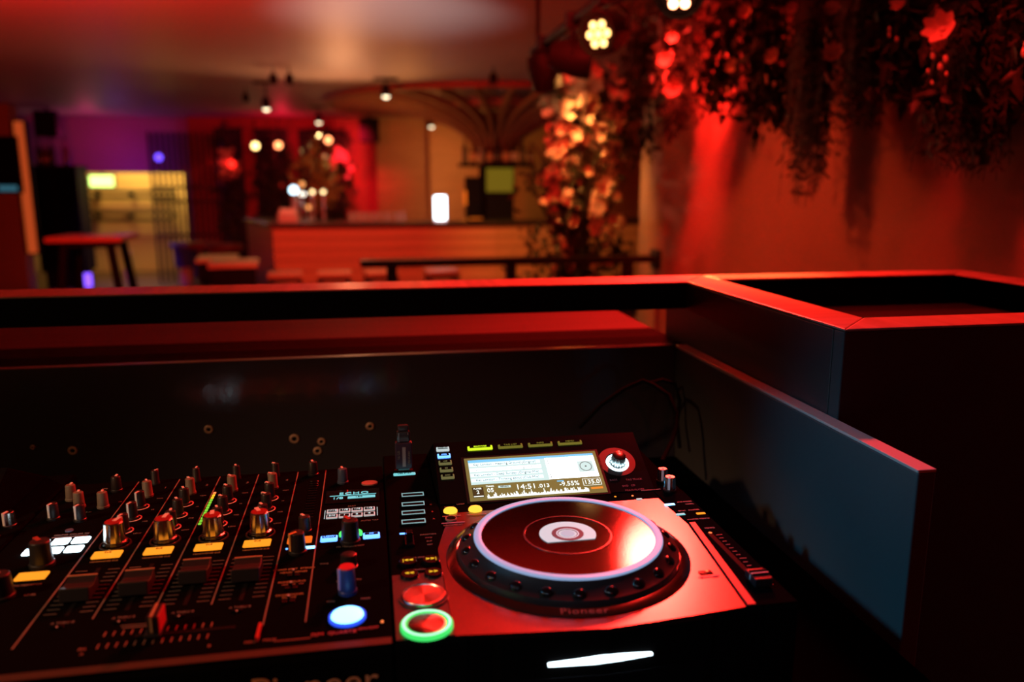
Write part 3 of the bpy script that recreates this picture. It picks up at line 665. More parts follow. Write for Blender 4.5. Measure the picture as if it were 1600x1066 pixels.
# ================================================================== BLOSSOM TREE AND HANGING FOLIAGE
m_leaf = mat('leaf_green', (.045,.060,.020), .55, noise=((.025,.030,.012), (30,30,30), .3))
m_leaf2 = mat('fern_green', (.050,.050,.022), .6)
m_pet = mat('petal_pink', (.80,.55,.42), .6)
m_bark = mat('bark', (.06,.04,.03), .8, bump=(30,.5))
def petal_flower(n=6, r=.055, cup=.5):
    mb = MB()
    for k in range(n):
        a = 2*math.pi*k/n + .2*random.random(); w_ = r*.36
        ring = [(0,0),(.35*r,w_*.7),(.7*r,w_),(1.0*r,w_*.25)]
        vs_ = []
        for i, (d, wd) in enumerate(ring):
            z = cup*r*(d/r)**1.5
            for s in (-1, 0, 1):
                x, y = d, s*wd
                vs_.append((x*math.cos(a)-y*math.sin(a), x*math.sin(a)+y*math.cos(a), z + (.12*wd if s else 0)))
        fs = []
        for i in range(3):
            for s in range(2): fs.append((i*3+s, i*3+s+1, i*3+s+4, i*3+s+3))
        mb.add(vs_, fs)
    mb.ball((0,0,.006), (.010,.010,.008), 8, 5)
    return mb.mesh('flower', m_pet)
FL = [petal_flower(6,.055,.35), petal_flower(5,.045,.7), petal_flower(7,.050,.9), petal_flower(8,.040,1.2)]
bud_me = MB().ball((0,0,.018), (.012,.012,.024), 8, 6).mesh('bud', m_pet, True)
def leaves(mb, pts, size, n, spread):
    for _ in range(n):
        c = Vector(random.choice(pts)) + Vector((random.gauss(0,spread), random.gauss(0,spread), random.gauss(0,spread)))
        q = Euler((random.uniform(0,6.3), random.uniform(0,6.3), random.uniform(0,6.3))).to_matrix()
        s = size*random.uniform(.6,1.3)
        mb.add([c+q@Vector(v) for v in ((0,0,0),(s*.45,s*.22,s*.05),(s,0,0),(s*.45,-s*.22,s*.05))], [(0,1,2,3)])
def rnd_rot(): return (random.uniform(.4,2.2), random.uniform(-.6,.6), random.uniform(-.9,.9))
tree = thing('blossom_tree', 'artificial blossom tree with pink-white flowers lit orange beside the rail', 'tree', (1.02,3.84,0))
part('trunk', MB().tube([(0,0,.0),(.02,.01,.6),(-.02,.0,1.15),(.02,.02,1.6)], [.075,.065,.06,.035], 12), m_bark, tree, smooth=True)
bpts = []
for k in range(16):
    a = k*2.4; z0 = random.uniform(.95,1.55); L = random.uniform(.14,.26)
    p0 = Vector((0,0,z0)); p1 = p0+Vector((math.cos(a)*L*.5, math.sin(a)*L*.5, .12)); p2 = p0+Vector((math.cos(a)*L, math.sin(a)*L, .28+random.uniform(-.05,.12)))
    part('branch', MB().tube([p0,p1,p2], [.016,.010,.004], 6), m_bark, tree)
    bpts += [p1.lerp(p2, f/3) for f in range(4)]
lm = MB(); cpts = [Vector((random.gauss(0,.11), random.gauss(0,.09), z)) for z in [1.0+.04*i for i in range(26)] for _ in range(2)]
leaves(lm, cpts, .055, 1500, .05)
leaves(lm, [Vector((0,0,.8+.06*i)) for i in range(9)], .06, 420, .055)
o = part('foliage', lm, m_leaf, tree); o['kind'] = 'stuff'
for k in range(230):
    z = random.choice((random.uniform(1.05,2.12), random.uniform(1.35,2.08))); rr = .20 if z > 1.15 else .15
    a = random.uniform(-math.pi, math.pi)
    f = random.uniform(.55,1.0)
    loc = (rr*f*math.cos(a)+.02, -abs(.16*f*math.sin(a))*random.choice((1,1,1,-.7)), z)
    bud = random.random() < .35
    o = link('bud' if bud else 'flower', bud_me if bud else random.choice(FL), tree, loc, rnd_rot())
    s = random.uniform(.5,.95); o.scale = (s,s,s)
def bunch(label, px, ytop_z, zbot, Y, width, kind, flowers=(), X=None, dens=1.0):
    p = P(px, 150, Y)
    x = X if X else 1.19
    t = thing('hanging_foliage', label, 'plant', (x, Y, ytop_z), 0, 'foliage hanging along the right wall')
    Lz = ytop_z - zbot
    mb = MB()
    if kind == 'fern':
        for s in range(int(160*dens)):
            bx, by = random.uniform(-.05,.05), random.gauss(0, width*.45)
            L = Lz*random.uniform(.45,1.0); dx, dy = random.gauss(0,.02), random.gauss(0,width*.18)
            pts = [Vector((bx+dx*u, by+dy*u*u, -L*u)) for u in [i/9 for i in range(10)]]
            for i in range(9):
                a, b_ = pts[i], pts[i+1]; mb.add([a+Vector((0,-.0012,0)), a+Vector((0,.0012,0)), b_+Vector((0,.0010,0)), b_+Vector((0,-.0010,0))], [(0,1,2,3)])
                for s_ in (-1, 1):
                    for h in (0,.5):
                        c = a.lerp(b_, h); l = .030*(1-.5*i/9)*random.uniform(.6,1.2)
                        e = c+Vector((random.gauss(0,.008), s_*l, -l*.9))
                        mb.add([c, c.lerp(e,.5)+Vector((0,0,.004)), e, c.lerp(e,.5)-Vector((0,0,.004))], [(0,1,2,3)])
    else:
        pts = [Vector((random.uniform(-.06,.06), random.gauss(0,width*.4)*(1-.6*u), -Lz*u)) for u in [random.random()**1.3 for _ in range(90)]]
        leaves(mb, pts, .045, int(900*dens), .025)
    o = part('foliage', mb, m_leaf2 if kind == 'fern' else m_leaf, t); o['kind'] = 'stuff'
    part('stem', MB().tube([(0,0,.10),(0,0,0),(.01,.01,-Lz*.6)], [.012,.010,.004], 6), m_bark, t)
    for fx, fyy, fz, s in flowers:
        f = link('flower', random.choice(FL[2:]), t, (fx, fyy, fz), (R(80), R(10), R(random.uniform(-70,-30)))); s *= .5; f.scale = (s,s,s)
        for k in range(3):
            g = link('bud', bud_me, t, (fx-.01, fyy+random.uniform(-.03,.03), fz-.04-.012*k), (R(160),0,0)); g.scale = (.6*s,)*3
def yat(px, x=1.17):
    a = math.atan((px-800)/FPX)+PSI
    return x/math.tan(a)
def zat(px, py, x=1.17): 
    v = P(px, py, yat(px, x)); return v.z
SP = [  # px, bottom py, top py, width, kind, label, flowers(px,py,scale), density
 (985, 260,-60,.16,'leaf','dense dark foliage at the rounded wall end behind the blossoms',[(1040,60,.9),(975,150,1.0)],1.2),
 (1040,200,-80,.16,'leaf','leafy garland beside the red light pool on the wall',[(1045,140,1.5),(1030,95,1.2),(1080,60,1.0)],1.2),
 (1110,165,-100,.15,'leaf','sprig hanging straight above the red light pool',[(1133,105,1.1),(1080,25,1.0)],1.2),
 (1180,190,-120,.14,'leaf','short dark garland right of the red light pool',[(1193,90,1.1),(1215,15,.9),(1145,20,.9)],1.2),
 (1245,325,-130,.055,'fern','long straight fern tail hanging lowest on the wall',[(1277,85,1.2)],1.0),
 (1312,215,-140,.08,'fern','thin fern strand between the two long fern tails',[(1270,15,.9)],.8),
 (1385,140,-160,.13,'leaf','short clump of dark leaves between the fern strands',[(1438,45,1.25),(1375,5,.9)],1.2),
 (1478,285,-180,.085,'fern','broad bushy fern tail on the right, second lowest',[],1.4),
 (1470,205,-180,.10,'leaf','leafy sprigs over the broad fern tail',[(1440,70,.8)],1.0),
 (1585,120,-200,.10,'leaf','foliage at the right edge with a pale orange flower',[(1578,8,1.4)],1.0),
]
for px, pb, pt, wd, kd, lb, fl, dn in SP:
    Y = yat(px); zt = min(zat(px, pt), CEIL-.06); zb = zat(px, pb)
    fs = []
    for fx, fyy, s in fl:
        yy_ = yat(fx, 1.10); v = P(fx, fyy, yy_); fs.append((-.09, v.y-Y, v.z-zt, s))
    bunch(lb, px, zt, zb, Y, wd, kd, fs, 1.19, dn)

# ================================================================== RAIL AND STOOLS BEFORE THE BAR
m_stl = mat('black_steel', (.014,.012,.012), .45)
hr = thing('handrail', 'black steel handrail fixed to the right wall before the bar', 'railing', (0,3.46,0))
a = P(563,411,3.46); b = P(1024,404,3.46)
part('top_rail', MB().box(a.x, 1.30, -.028,.028, b.z-.016, b.z+.014), m_stl, hr, bevel=.003)
for px in (612,798,980):
    p = P(px,420,3.46); part('post', MB().box(p.x-.022,p.x+.022,-.02,.02,0,b.z-.016), m_stl, hr, bevel=.002)
part('wall_plate', MB().box(1.285,1.30,-.05,.05,b.z-.045,b.z+.04), m_stl, hr)
def stool(label, px, Y, zs=.75, m_seat=None, w_=.155):
    p = P(px, 421, Y)
    t = thing('bar_stool', label, 'stool', (p.x, Y, 0), random.uniform(-.15,.15), 'stools along the bar')
    part('seat', MB().box(-w_,w_,-w_,w_,zs-.035,zs), m_seat or m_wood, t, bevel=.008)
    for sx in (-1,1):
        for sy in (-1,1): part('leg', MB().tube([(sx*(w_+.02),sy*(w_+.02),0),(sx*(w_-.03),sy*(w_-.03),zs-.035)], .016, 8), m_stl, t)
    for sx in (-1,1): part('foot_bar', MB().tube([(sx*(w_+.005),-w_,.28),(sx*(w_+.005),w_,.28)], .010, 8), m_stl, t)
    part('apron', MB().box(-w_+.01,w_-.01,-w_+.01,w_-.01,zs-.075,zs-.036), m_stl, t)
    return t
for px, lb in ((445,'wooden stool with black legs, leftmost along the bar front'),(522,'wooden stool with black legs, second from the left along the bar'),(595,'wooden stool seen through the left end of the handrail'),(690,'wooden stool in the middle of the handrail, before the bar bend')):
    stool(lb, px, 7.6)

# ================================================================== THE BAR
m_top = mat('bar_top', (.030,.020,.016), .25, spec=.5)
A = P(425,346,8.7); B = P(775,347,8.7); C = P(1010,344,9.1); D = P(385,338,10.1)
bar = thing('bar_counter', 'long wood clad bar counter with dark top under the wooden canopy', 'bar counter', (A.x, A.y, 0))
BT = 1.15
def seg_planks(p, q, n=9, m=m_wood):
    d = Vector((q.x-p.x, q.y-p.y, 0)); L = d.length; ang = math.atan2(d.y, d.x)
    h = (BT-.055-.08)/n
    me = MB().box(.002, L-.002, 0, .03, .004, h-.003).mesh('plank', m)
    for i in range(n):
        link('plank', me, bar, (p.x-A.x, p.y-A.y, .08+h*i), (0,0,ang))
    part('carcass', MB().box(.0,L,.03,.45,.0,BT-.06), m_mat, bar, (p.x-A.x,p.y-A.y,0), (0,0,ang))
seg_planks(A, B); seg_planks(B, C); seg_planks(D, A)
ins = lambda p, dx, dy: (p.x-A.x+dx, p.y-A.y+dy)
part('counter_top', MB().prism([ins(A,-.04,-.05), ins(B,.0,-.05), ins(C,.05,-.05), ins(C,.05,.55), ins(B,-.1,.55), ins(A,.45,.55), ins(D,.5,.1), ins(D,-.05,.1)], BT-.05, BT), m_top, bar, bevel=.006)
# back counter round the column
m_pale = mat('pale_strip', (.55,.42,.28), .4)
CC = P(778,280,10.4)
bc = thing('back_counter', 'low pale topped work counter behind the bar', 'counter', (CC.x-1.6, 10.05, 0))
part('counter_body', MB().box(-.75,1.35,0,.30,0,1.05), m_dkwall, bc); part('counter_top', MB().box(-.80,1.4,-.02,.32,1.05,1.09), m_pale, bc, bevel=.005)
# column, bottle shelf and monitor
col = thing('bar_column', 'dark column carrying the wooden canopy above the bar', 'column', (CC.x, 10.6, 0))
part('shaft', MB().lathe([(.30,0),(.26,.3),(.22,1.2),(.22,1.9),(.30,2.1),(.42,2.35)], 24), m_mat, col, smooth=True)
m_rib = mat('canopy_wood', (.34,.21,.11), .5, noise=((.24,.14,.07), (3,30,3), .25))
can = thing('canopy', 'wooden umbrella-like canopy of radiating ribs over the bar', 'canopy', (CC.x, 10.6, 0))
NR = 30
RC = 2.15
pr = [(.28,1.98),(.38,2.14),(.62,2.29),(1.0,2.41),(1.5,2.49),(RC,2.545)]
mb = MB()
n = len(pr); vs_ = []; hh = (.20,.18,.14,.11,.09,.07)
for s in (-.022,.022):
    for (r_, z), t_ in zip(pr, hh): vs_ += [(r_, s, z), (r_, s, min(z+t_, CEIL-.005))]
fs = []
for i in range(n-1):
    a, b_, c, d = 2*i, 2*i+1, 2*i+3, 2*i+2; o = 2*n
    fs += [(a,d,c,b_), (o+a,o+b_,o+c,o+d), (a,o+a,o+d,d), (b_,c,o+c,o+b_)]
fs += [(0,1,2*n+1,2*n), (2*n-2,4*n-2,4*n-1,2*n-1)]
mb.add(vs_, fs); rib_me = mb.mesh('rib', m_rib)
for k in range(NR): link('rib', rib_me, can, (0,0,0), (0,0,2*math.pi*k/NR+.05))
part('outer_ring', MB().ringprof([(RC-.03,2.53),(RC+.02,2.53),(RC+.02,2.595),(RC-.03,2.595)], 60), m_rib, can)
part('inner_ring', MB().ringprof([(.98,2.46),(1.02,2.46),(1.02,2.56),(.98,2.56)], 48), m_rib, can)
sh = thing('bottle_shelf', 'dark shelf on the bar column holding a row of bottles', 'shelf', (CC.x-.02, 10.25, 0))
zsh = P(770,256,10.2).z
part('shelf_board', MB().box(-.50,.46,-.16,.14,zsh-.04,zsh), m_mat, sh, bevel=.004)
part('support', MB().box(-.20,.20,-.02,.12,1.092,zsh-.04), m_mat, sh)
def bottle(label, x, y, z, h=.30, r=.038, gm=None, lm_=None, grp='bottles on the column shelf'):
    t = thing('bottle', label, 'bottle', (x,y,z), 0, grp)
    part('glass', MB().lathe([(r*.95,0),(r,.01),(r,h*.58),(r*.75,h*.68),(r*.34,h*.76),(r*.32,h*.93),(r*.38,h*.94)], 16), gm, t, smooth=True)
    part('cap', MB().lathe([(r*.40,h*.94),(r*.40,h)], 12), m_mat, t)
    if lm_: part('paper_label', MB().ring(r*1.0,r*1.02,h*.15,h*.48,20), lm_, t)
gA = mat('dark_glass', (.03,.015,.01), .12, spec=.6); gB = mat('brown_glass', (.10,.03,.012), .12, spec=.6); gC = mat('clear_glass', (.22,.16,.12), .1, spec=.6)
lA = mat('paper_orange', (.55,.28,.12), .6); lB = mat('paper_cream', (.6,.48,.32), .6)
bl = [('dark bottle at the left end of the column shelf',.32,gA,None),('brown bottle second from the left on the column shelf',.27,gB,lA),('pale grey bottle third from the left on the column shelf',.31,gC,None),('short brown bottle fourth from the left on the column shelf',.28,gB,lA),('dark bottle behind the shelf middle, without label',.33,gA,None),('bottle with broad orange label on the column shelf',.30,gB,lA),('bottle with cream label right of the broad orange label',.30,gA,lB),('dark bottle second from the right on the column shelf',.33,gA,None),('brown bottle at the right end of the column shelf',.28,gB,None)]
for i, (lb, h, g, l_) in enumerate(bl): bottle(lb, CC.x-.45+.105*i, 10.2+(.03 if i == 4 else 0), zsh, h, .036+.008*(i in (5,6)), g, l_)
mon = thing('monitor', 'small screen glowing olive below the bottle shelf', 'monitor', (P(781,281,9.98).x, 9.98, 0))
z0, z1 = P(781,300,9.98).z, P(781,263,9.98).z
part('casing', MB().box(-.19,.19,0,.05,z0-.02,z1+.02), m_mat, mon, bevel=.004); part('screen', MB().box(-.17,.17,-.004,0,z0,z1), glow('monitor_olive', (.28,.19,.01), .5), mon); part('stand', MB().box(-.17,.17,.01,.07,1.0,z0-.02), m_mat, mon)
box_ = P(741,281,9.95)
sp = thing('bar_appliance', 'dark appliance with gold edges beside the olive screen', 'appliance', (box_.x, 10.0, 1.09))
part('machine_body', MB().box(-.09,.09,0,.2,.02,.55), m_mat, sp, bevel=.01); part('gold_trim', MB().box(-.13,-.092,-.01,.03,.20,.38).box(-.06,.10,-.02,.03,.0,.05), mat('gold', (.7,.45,.10), .3, 1), sp); part('drip_tray', MB().box(-.1,.1,-.08,.0,0,.018), m_sil, sp)
# things on the counter
def on_bar(px, Y): return P(px, 330, Y).x
ms = thing('menu_light', 'tall white backlit stand glowing on the bar', 'light', (on_bar(688,8.85), 8.85, BT))
part('light_panel', MB().box(-.065,.065,-.012,.012,.015,.275), glow('menu_white', (.75,.92,1), 6), ms, bevel=.012); part('foot', MB().box(-.07,.07,-.04,.04,0,.015), m_sil, ms)
tp = thing('beer_tap', 'beer tap tower with glowing white-blue badge on the bar', 'beer tap', (on_bar(461,9.35), 9.35, BT))
part('tower', MB().lathe([(.06,0),(.04,.02),(.035,.26),(.045,.30)], 16), m_sil, tp, smooth=True); part('badge', MB().ball((0,-.03,.335), (.048,.03,.048), 14, 8), glow('badge_white', (.60,.85,1), 4), tp, smooth=True); part('tap_handle', MB().tube([(.09,-.02,.22),(.10,-.03,.36)], [.012,.018], 8), m_mat, tp); part('spout', MB().tube([(.0,-.03,.24),(.09,-.05,.22),(.09,-.10,.16)], .012, 8), m_sil, tp)
nb = thing('napkin_box', 'pale napkin box on the left end of the bar', 'box', (on_bar(450,9.0), 9.0, BT))
part('box_body', MB().box(-.10,.10,-.07,.07,0,.10), mat('napkin_card', (.55,.45,.45), .6), nb, bevel=.006); part('napkins', MB().box(-.08,.08,-.05,.05,.10,.14), mat('napkin_white', (.8,.78,.76), .8), nb)
for i in range(10):
    gl = thing('drinking_glass', 'small drinking glass in the row on the bar', 'glass', (on_bar(548+9*i, 9.1), 9.1+.05*(i % 2), BT), 0, 'row of small glasses on the bar')
    part('glass_body', MB().ringprof([(.022,0),(.026,.09),(.024,.09),(.020,.006)], 16), mat('glass_smoke', (.35,.30,.26), .1, spec=.8), gl, smooth=True); part('glass_base', MB().lathe([(.022,0),(.021,.008)], 16), MATS['glass_smoke'], gl)
fl_ = [(473,303,.028,'white small bulb beside the glowing beer tap'),(488,300,.022,'warm small bulb above the bar, second of three'),(505,300,.022,'warm small bulb above the bar, right of the others'),(470,288,.030,'orange bulb just above the beer tap badge'),(482,324,.026,'orange bulb low behind the napkin box')]
for i, (px, py, r_, lb) in enumerate(fl_):
    p = P(px, py, 9.55)
    t = thing('table_lamp', lb, 'lamp', (p.x, 9.55+.2*(i == 3), BT), 0, 'small glowing bulbs on the bar')
    part('lamp_stem', MB().lathe([(.03,0),(.008,.01),(.008,max(.03,p.z-BT-r_))], 12), m_sil, t, smooth=True)
    part('bulb', MB().ball((0,0,p.z-BT), r_, 12, 8), glow('bulb_white', (1,.9,.75), 9) if i == 0 else (glow('bulb_warm', (1,.70,.32), 4) if i < 3 else glow('bulb_orange', (1,.36,.10), 1.6)), t, smooth=True)

# pendants
def pendant(label, px, py, Y):
    p = P(px, py, Y)
    t = thing('ceiling_spot', label, 'ceiling light', (p.x, Y, p.z), 0, 'small ceiling spots over the bar')
    part('stem', MB().tube([(0,0,.05),(0,0,CEIL-p.z)], .008, 8), m_can, t)
    part('shade', MB().lathe([(.045,-.03),(.045,.06),(.02,.09)], 16, cap0=False), m_can, t, smooth=True)
    part('bulb', MB().ball((0,0,-.025), (.036,.036,.026), 14, 8), glow('spot_bulb', (1,.80,.50), 4), t, smooth=True)
    part('ceiling_plate', MB().box(-.12,.12,-.02,.02,CEIL-p.z-.02,CEIL-p.z), m_can, t)
    lamp('SPOT', (p.x, Y, p.z-.06), 26, WRM, (p.x, Y, 0), .04, 100, .7)
pendant('lit ceiling spot farthest left over the bar end', 416, 166, 9.0)
pendant('lit ceiling spot under the left rim of the canopy', 498, 188, 11.6)
pendant('lit ceiling spot in front of the canopy', 603, 146, 8.5)
pendant('lit ceiling spot before the wood wall left of the column', 674, 195, 12.4)
for px, py, Y, lb in ((427,120,7.9,'unlit ceiling spot, left of a close pair'),(452,120,7.9,'unlit ceiling spot, right of a close pair'),(384,155,9.6,'unlit ceiling spot left of the bar spots'),(771,112,7.5,'unlit ceiling spot in front of the column')):
    p = P(px, py, Y); t = thing('ceiling_spot', lb, 'ceiling light', (p.x, Y, CEIL-.10), 0, 'unlit ceiling spots')
    part('stem', MB().tube([(0,0,.03),(0,0,.10)], .008, 8), m_can, t); part('shade', MB().lathe([(.035,-.05),(.04,.0),(.03,.04)], 14), m_can, t, smooth=True)

# ================================================================== BACK OF THE ROOM
YB = 13.4
def wallpiece(name, px0, px1, Y, m, z0=0, z1=CEIL, th=.1):
    a, b_ = P(px0, 288, Y), P(px1, 288, Y)
    return struct(name, MB().box(a.x, b_.x, Y, Y+th, z0, z1), m)
wallpiece('wall_back_wood', 590, 672, YB, m_pwall)
wallpiece('wall_back_wood_right', 672, 1250, YB-.25, mat('wood_panel_light', (.42,.23,.10), .5, noise=((.32,.17,.07), (2,2,22), .25)))
wallpiece('wall_back_red', 300, 590, YB+.3, m_redc)
m_nich = mat('niche_black', (.010,.008,.008), .7)
for i, (x0, x1) in enumerate(((340,383),(402,452),(470,538))):
    a, b_ = P(x0,288,YB+.25), P(x1,288,YB+.25)
    struct('trim_%d' % (i+1), MB().box(a.x,b_.x,YB+.20,YB+.295,0,2.42), m_nich)
def back_plant(label, px, Y, w_, ztop, zbot, flowers):
    p = P(px, 250, Y)
    t = thing('flower_arrangement', label, 'plant', (p.x, Y, zbot), 0, 'flower arrangements on the back wall')
    mb = MB(); L = ztop-zbot
    leaves(mb, [Vector((random.gauss(0,w_*.5), random.gauss(0,.06), L*random.random())) for _ in range(80)], .13, 420, .04)
    o = part('foliage', mb, m_leaf, t); o['kind'] = 'stuff'
    part('stem', MB().tube([(0,0,0),(.02,0,L)], .02, 6), m_bark, t)
    for fx, fyy, s in flowers:
        v = P(fx, fyy, Y-.25); s *= .75; f = link('flower', random.choice(FL), t, (v.x-p.x, -.25, v.z-zbot), (R(75), 0, R(random.uniform(-30,30)))); f.scale = (s,s,s)
fl1 = [(355+dx,250+dy,s) for dx,dy,s in ((0,-8,2.4),(-8,4,2.2),(6,8,2.2),(-4,18,1.8),(10,-14,1.4),(-10,-12,1.5),(8,22,1.2))]
fl2 = [(530+dx,250+dy,s) for dx,dy,s in ((0,-6,2.6),(8,0,2.2),(-8,4,2.2),(-4,-16,1.6),(22,14,2.0),(-10,12,1.6),(8,-10,1.5),(-24,-6,1.2),(14,26,1.2))]
back_plant('red lit blossoms in the dark left niche by the metal bars', 355, YB-.1, .18, 2.40, .6, fl1)
back_plant('red lit blossoms in the right niche beside the red wall', 525, YB-.1, .26, 2.40, .7, fl2)
back_plant('dark greenery in the middle niche behind the bar', 428, YB-.1, .24, 2.30, .6, [(440,290,1.2)])
yp = thing('potted_plant', 'yellow-lit leafy plant standing behind the bar lamps', 'plant', (P(495,300,11.3).x, 11.3, 0))
mb = MB(); leaves(mb, [Vector((random.gauss(0,.12), random.gauss(0,.1), 1.2+.9*random.random())) for _ in range(50)], .14, 260, .04)
o = part('foliage', mb, mat('yellow_leaf', (.35,.28,.08), .5), yp); o['kind'] = 'stuff'  # yellow light on the leaves is put into their colour
part('pot', MB().lathe([(.14,0),(.20,.5),(.21,.52)], 20), m_mat, yp, smooth=True); part('stem', MB().tube([(0,0,.5),(.02,.02,2.0)], .02, 6), m_bark, yp)
def back_spot(label, px, py, Y, m_, target=None, color=RED, e=30, ang=50):
    p = P(px, py, Y)
    t = thing('wall_spot', label, 'stage light', p, 0, 'lamps in the back niches')
    d = (Vector((0, 0, EYE)) - p).normalized(); q = d.to_track_quat('-Z','Y').to_euler()
    h = part('housing', MB().lathe([(.06,.14),(.085,.02),(.085,-.04),(.078,-.04)], 20, cap1=False), m_can, t, rot=q, smooth=True)
    part('lamp_face', MB().ball((0,0,-.035), (.052,.052,.03), 14, 8), m_, h, smooth=True)
    part('hanger', MB().tube([(0,.03,.08),(0,.05,2.42-p.z+.1)], .012, 8), m_can, t)
    if target is not None: lamp('SPOT', p + d*.15, e, color, target, .05, ang, .8)
f_y = glow('face_yellow', (1,.62,.22), 6); f_o = glow('face_orange', (1,.28,.10), 5)
back_spot('yellow glowing spot left of an orange one in the niche', 399, 228, 12.7, f_y, P(530,252,YB-.1), RED, 260, 26)
back_spot('orange glowing spot beside the yellow one in the niche', 435, 227, 12.7, f_o, P(355,255,YB-.1), RED, 700, 26)
back_spot('orange glowing spot tilted above the right niche blossoms', 513, 219, 12.7, f_o)
def speaker(label, px, py, Y, w_=.30, h=.36):
    p = P(px, py, Y)
    t = thing('loudspeaker', label, 'speaker', p, 0, 'loudspeakers hung from the ceiling')
    part('cabinet', MB().prism([(-w_/2,.0),(w_/2,0),(w_*.36,.24),(-w_*.36,.24)], -h/2, h/2), m_can, t, bevel=.01)
    part('grille', MB().box(-w_*.44,w_*.44,-.012,0,-h*.45,h*.45), m_mat, t); part('bracket', MB().tube([(0,.12,h/2),(0,.12,CEIL-p.z)], .02, 8), m_can, t)
speaker('black loudspeaker hung at the right end of the red wall', 577, 203, 12.6)
speaker('black loudspeaker hung above the black cabinet on the left', 70, 193, 12.4)

# left side: wall end with the orange strip, cabinet, stairs
YLW = 12.0
e_ = P(29,300,YLW)
struct('wall_side_left', MB().box(-12, e_.x, YLW, YLW+.25, 0, CEIL), mat('brown_wall', (.30,.17,.08), .6))
zb_, zt_ = P(40,396,YLW-.02).z, P(40,190,YLW-.02).z
ls = thing('led_strip', 'glowing orange light strip on the wall end at the left', 'light', (e_.x+.10, YLW-.03, zb_))
part('strip_lens', MB().box(-.06,.06,0,.02,0,zt_-zb_), glow('strip_orange', (1,.13,.025), .42), ls, bevel=.004); part('strip_back', MB().box(-.10,.10,.02,.06,-.02,zt_-zb_+.02), m_mat, ls)
ds = thing('wall_screen', 'dark screen with a blue glow at the far left wall', 'screen', (P(2,265,YLW-.06).x, YLW-.06, P(2,302,YLW-.06).z))
part('panel', MB().box(-.30,.24,0,.05,0,.75), m_gls, ds, bevel=.004); part('blue_glow', MB().box(-.06,.17,-.006,0,.03,.10), glow('screen_blue', (.10,.40,.55), .28), ds)
YC = 13.0
c0, c1 = P(50,300,YC), P(122,300,YC); ct, cbm = P(80,258,YC).z, P(80,415,YC).z
cab = thing('bottle_cabinet', 'tall black cabinet with bottles on top at the left', 'cabinet', ((c0.x+c1.x)/2, YC, 0))
wv_ = (c1.x-c0.x)/2
part('cabinet_body', MB().box(-wv_,wv_,0,.5,.25,ct), m_mat, cab, bevel=.01)
for s in (-1, 1): part('cabinet_door', MB().box(min(s*.01,s*(wv_-.01)),max(s*.01,s*(wv_-.01)),-.02,0,.28,ct-.04), m_blk, cab, bevel=.004)
part('plinth', MB().box(-wv_+.05,wv_-.05,.04,.45,0,.25), m_mat, cab)
for i, (px, h) in enumerate(((62,.40),(72,.36),(82,.40),(104,.42))):
    bottle(('dark bottle at the left end of the black cabinet','brown bottle second from left on the black cabinet','dark bottle third from left on the black cabinet','single tall bottle at the right end of the black cabinet')[i], P(px,250,YC+.2).x, YC+.2, ct, h, .042, gA if i % 2 == 0 else gB, None, 'bottles on the black cabinet')
YS = 15.5
m_stair = mat('stair_wall', (.62,.50,.30), .6); m_purp = mat('purple_wall', (.45,.32,.42), .6)
zst = P(180,270,14.0).z
a_, b_ = P(-40,288,14.0), P(300,288,14.0)
struct('wall_bulkhead', MB().box(-12, b_.x, 14.0, 14.1, zst, CEIL), m_purp)
struct('wall_stairs', MB().box(-12, P(345,288,YS).x, YS, YS+.1, -.0, CEIL), m_stair)
struct('wall_bars', MB().box(P(288,288,14.2).x, P(345,288,14.2).x, 14.2, 14.3, 0, CEIL), mat('grey_wall', (.20,.16,.18), .6))
def tube_thing(name, label, cat, runs, r_, m_, parts, loc):
    t = thing(name, label, cat, loc)
    for nm, pts in zip(parts, runs): part(nm, MB().tube([Vector(p)-Vector(loc) for p in pts], r_, 8), m_, t, smooth=True)
    return t
for i, (ya, yb_) in enumerate(((299,309),(332,343))):
    p0 = [P(128,ya,YS-.2), P(270,ya,YS-.2), P(275,(ya+yb_)/2,YS-.2), P(270,yb_,YS-.2), P(128,yb_,YS-.2)]
    t = tube_thing('stair_handrail', ('double','lower double')[i] + ' dark handrail with rounded end on the yellow stair wall', 'railing', [p0], .030, m_stl, ['rail_loop'], p0[0])
    for px in (150, 203): 
        q = P(px,(ya+yb_)/2,YS-.2)-p0[0]; part('bracket', MB().box(q.x-.02,q.x+.02,.0,.2,q.z-.09,q.z+.09), m_stl, t)
bs = thing('bar_screen', 'screen of thin black vertical bars in front of the stairs', 'screen', (P(290,288,13.6).x, 13.6, 0))
for i in range(13):
    px = 238+8.8*i; x = P(px,288,13.6).x-bs.location.x
    part('bar', MB().box(x-.018,x+.018,-.018,.018,0,2.35), m_stl, bs)
for z in (.75, 1.28, 1.50): 
    part('cross_bar', MB().box(P(236,288,13.6).x-bs.location.x, P(348,288,13.6).x-bs.location.x, -.012,.012,z-.02,z+.02), m_stl, bs)
ex = thing('exit_sign', 'green-white lit exit sign over the stairs', 'sign', P(159,283,14.02))
part('sign_case', MB().box(-.20,.20,0,.06,-.10,.10), m_mat, ex, bevel=.008); part('sign_face', MB().box(-.18,.18,-.008,0,-.085,.085), glow('exit_lit', (.62,1,.22), 3.2), ex); part('sign_bracket', MB().tube([(0,.03,.10),(0,.03,.28)], .015, 6), m_stl, ex)
e2 = thing('exit_sign', 'small green lamp edge-on beside the cabinet', 'sign', P(125,281,14.02))
part('sign_case', MB().box(-.06,.06,0,.10,-.10,.10), m_mat, e2, bevel=.008); part('sign_face', MB().box(-.05,.05,-.008,0,-.09,.09), glow('exit_lit2', (.50,.85,.08), 1.4), e2); part('sign_bracket', MB().tube([(0,.03,.10),(0,.03,.28)], .015, 6), m_stl, e2)
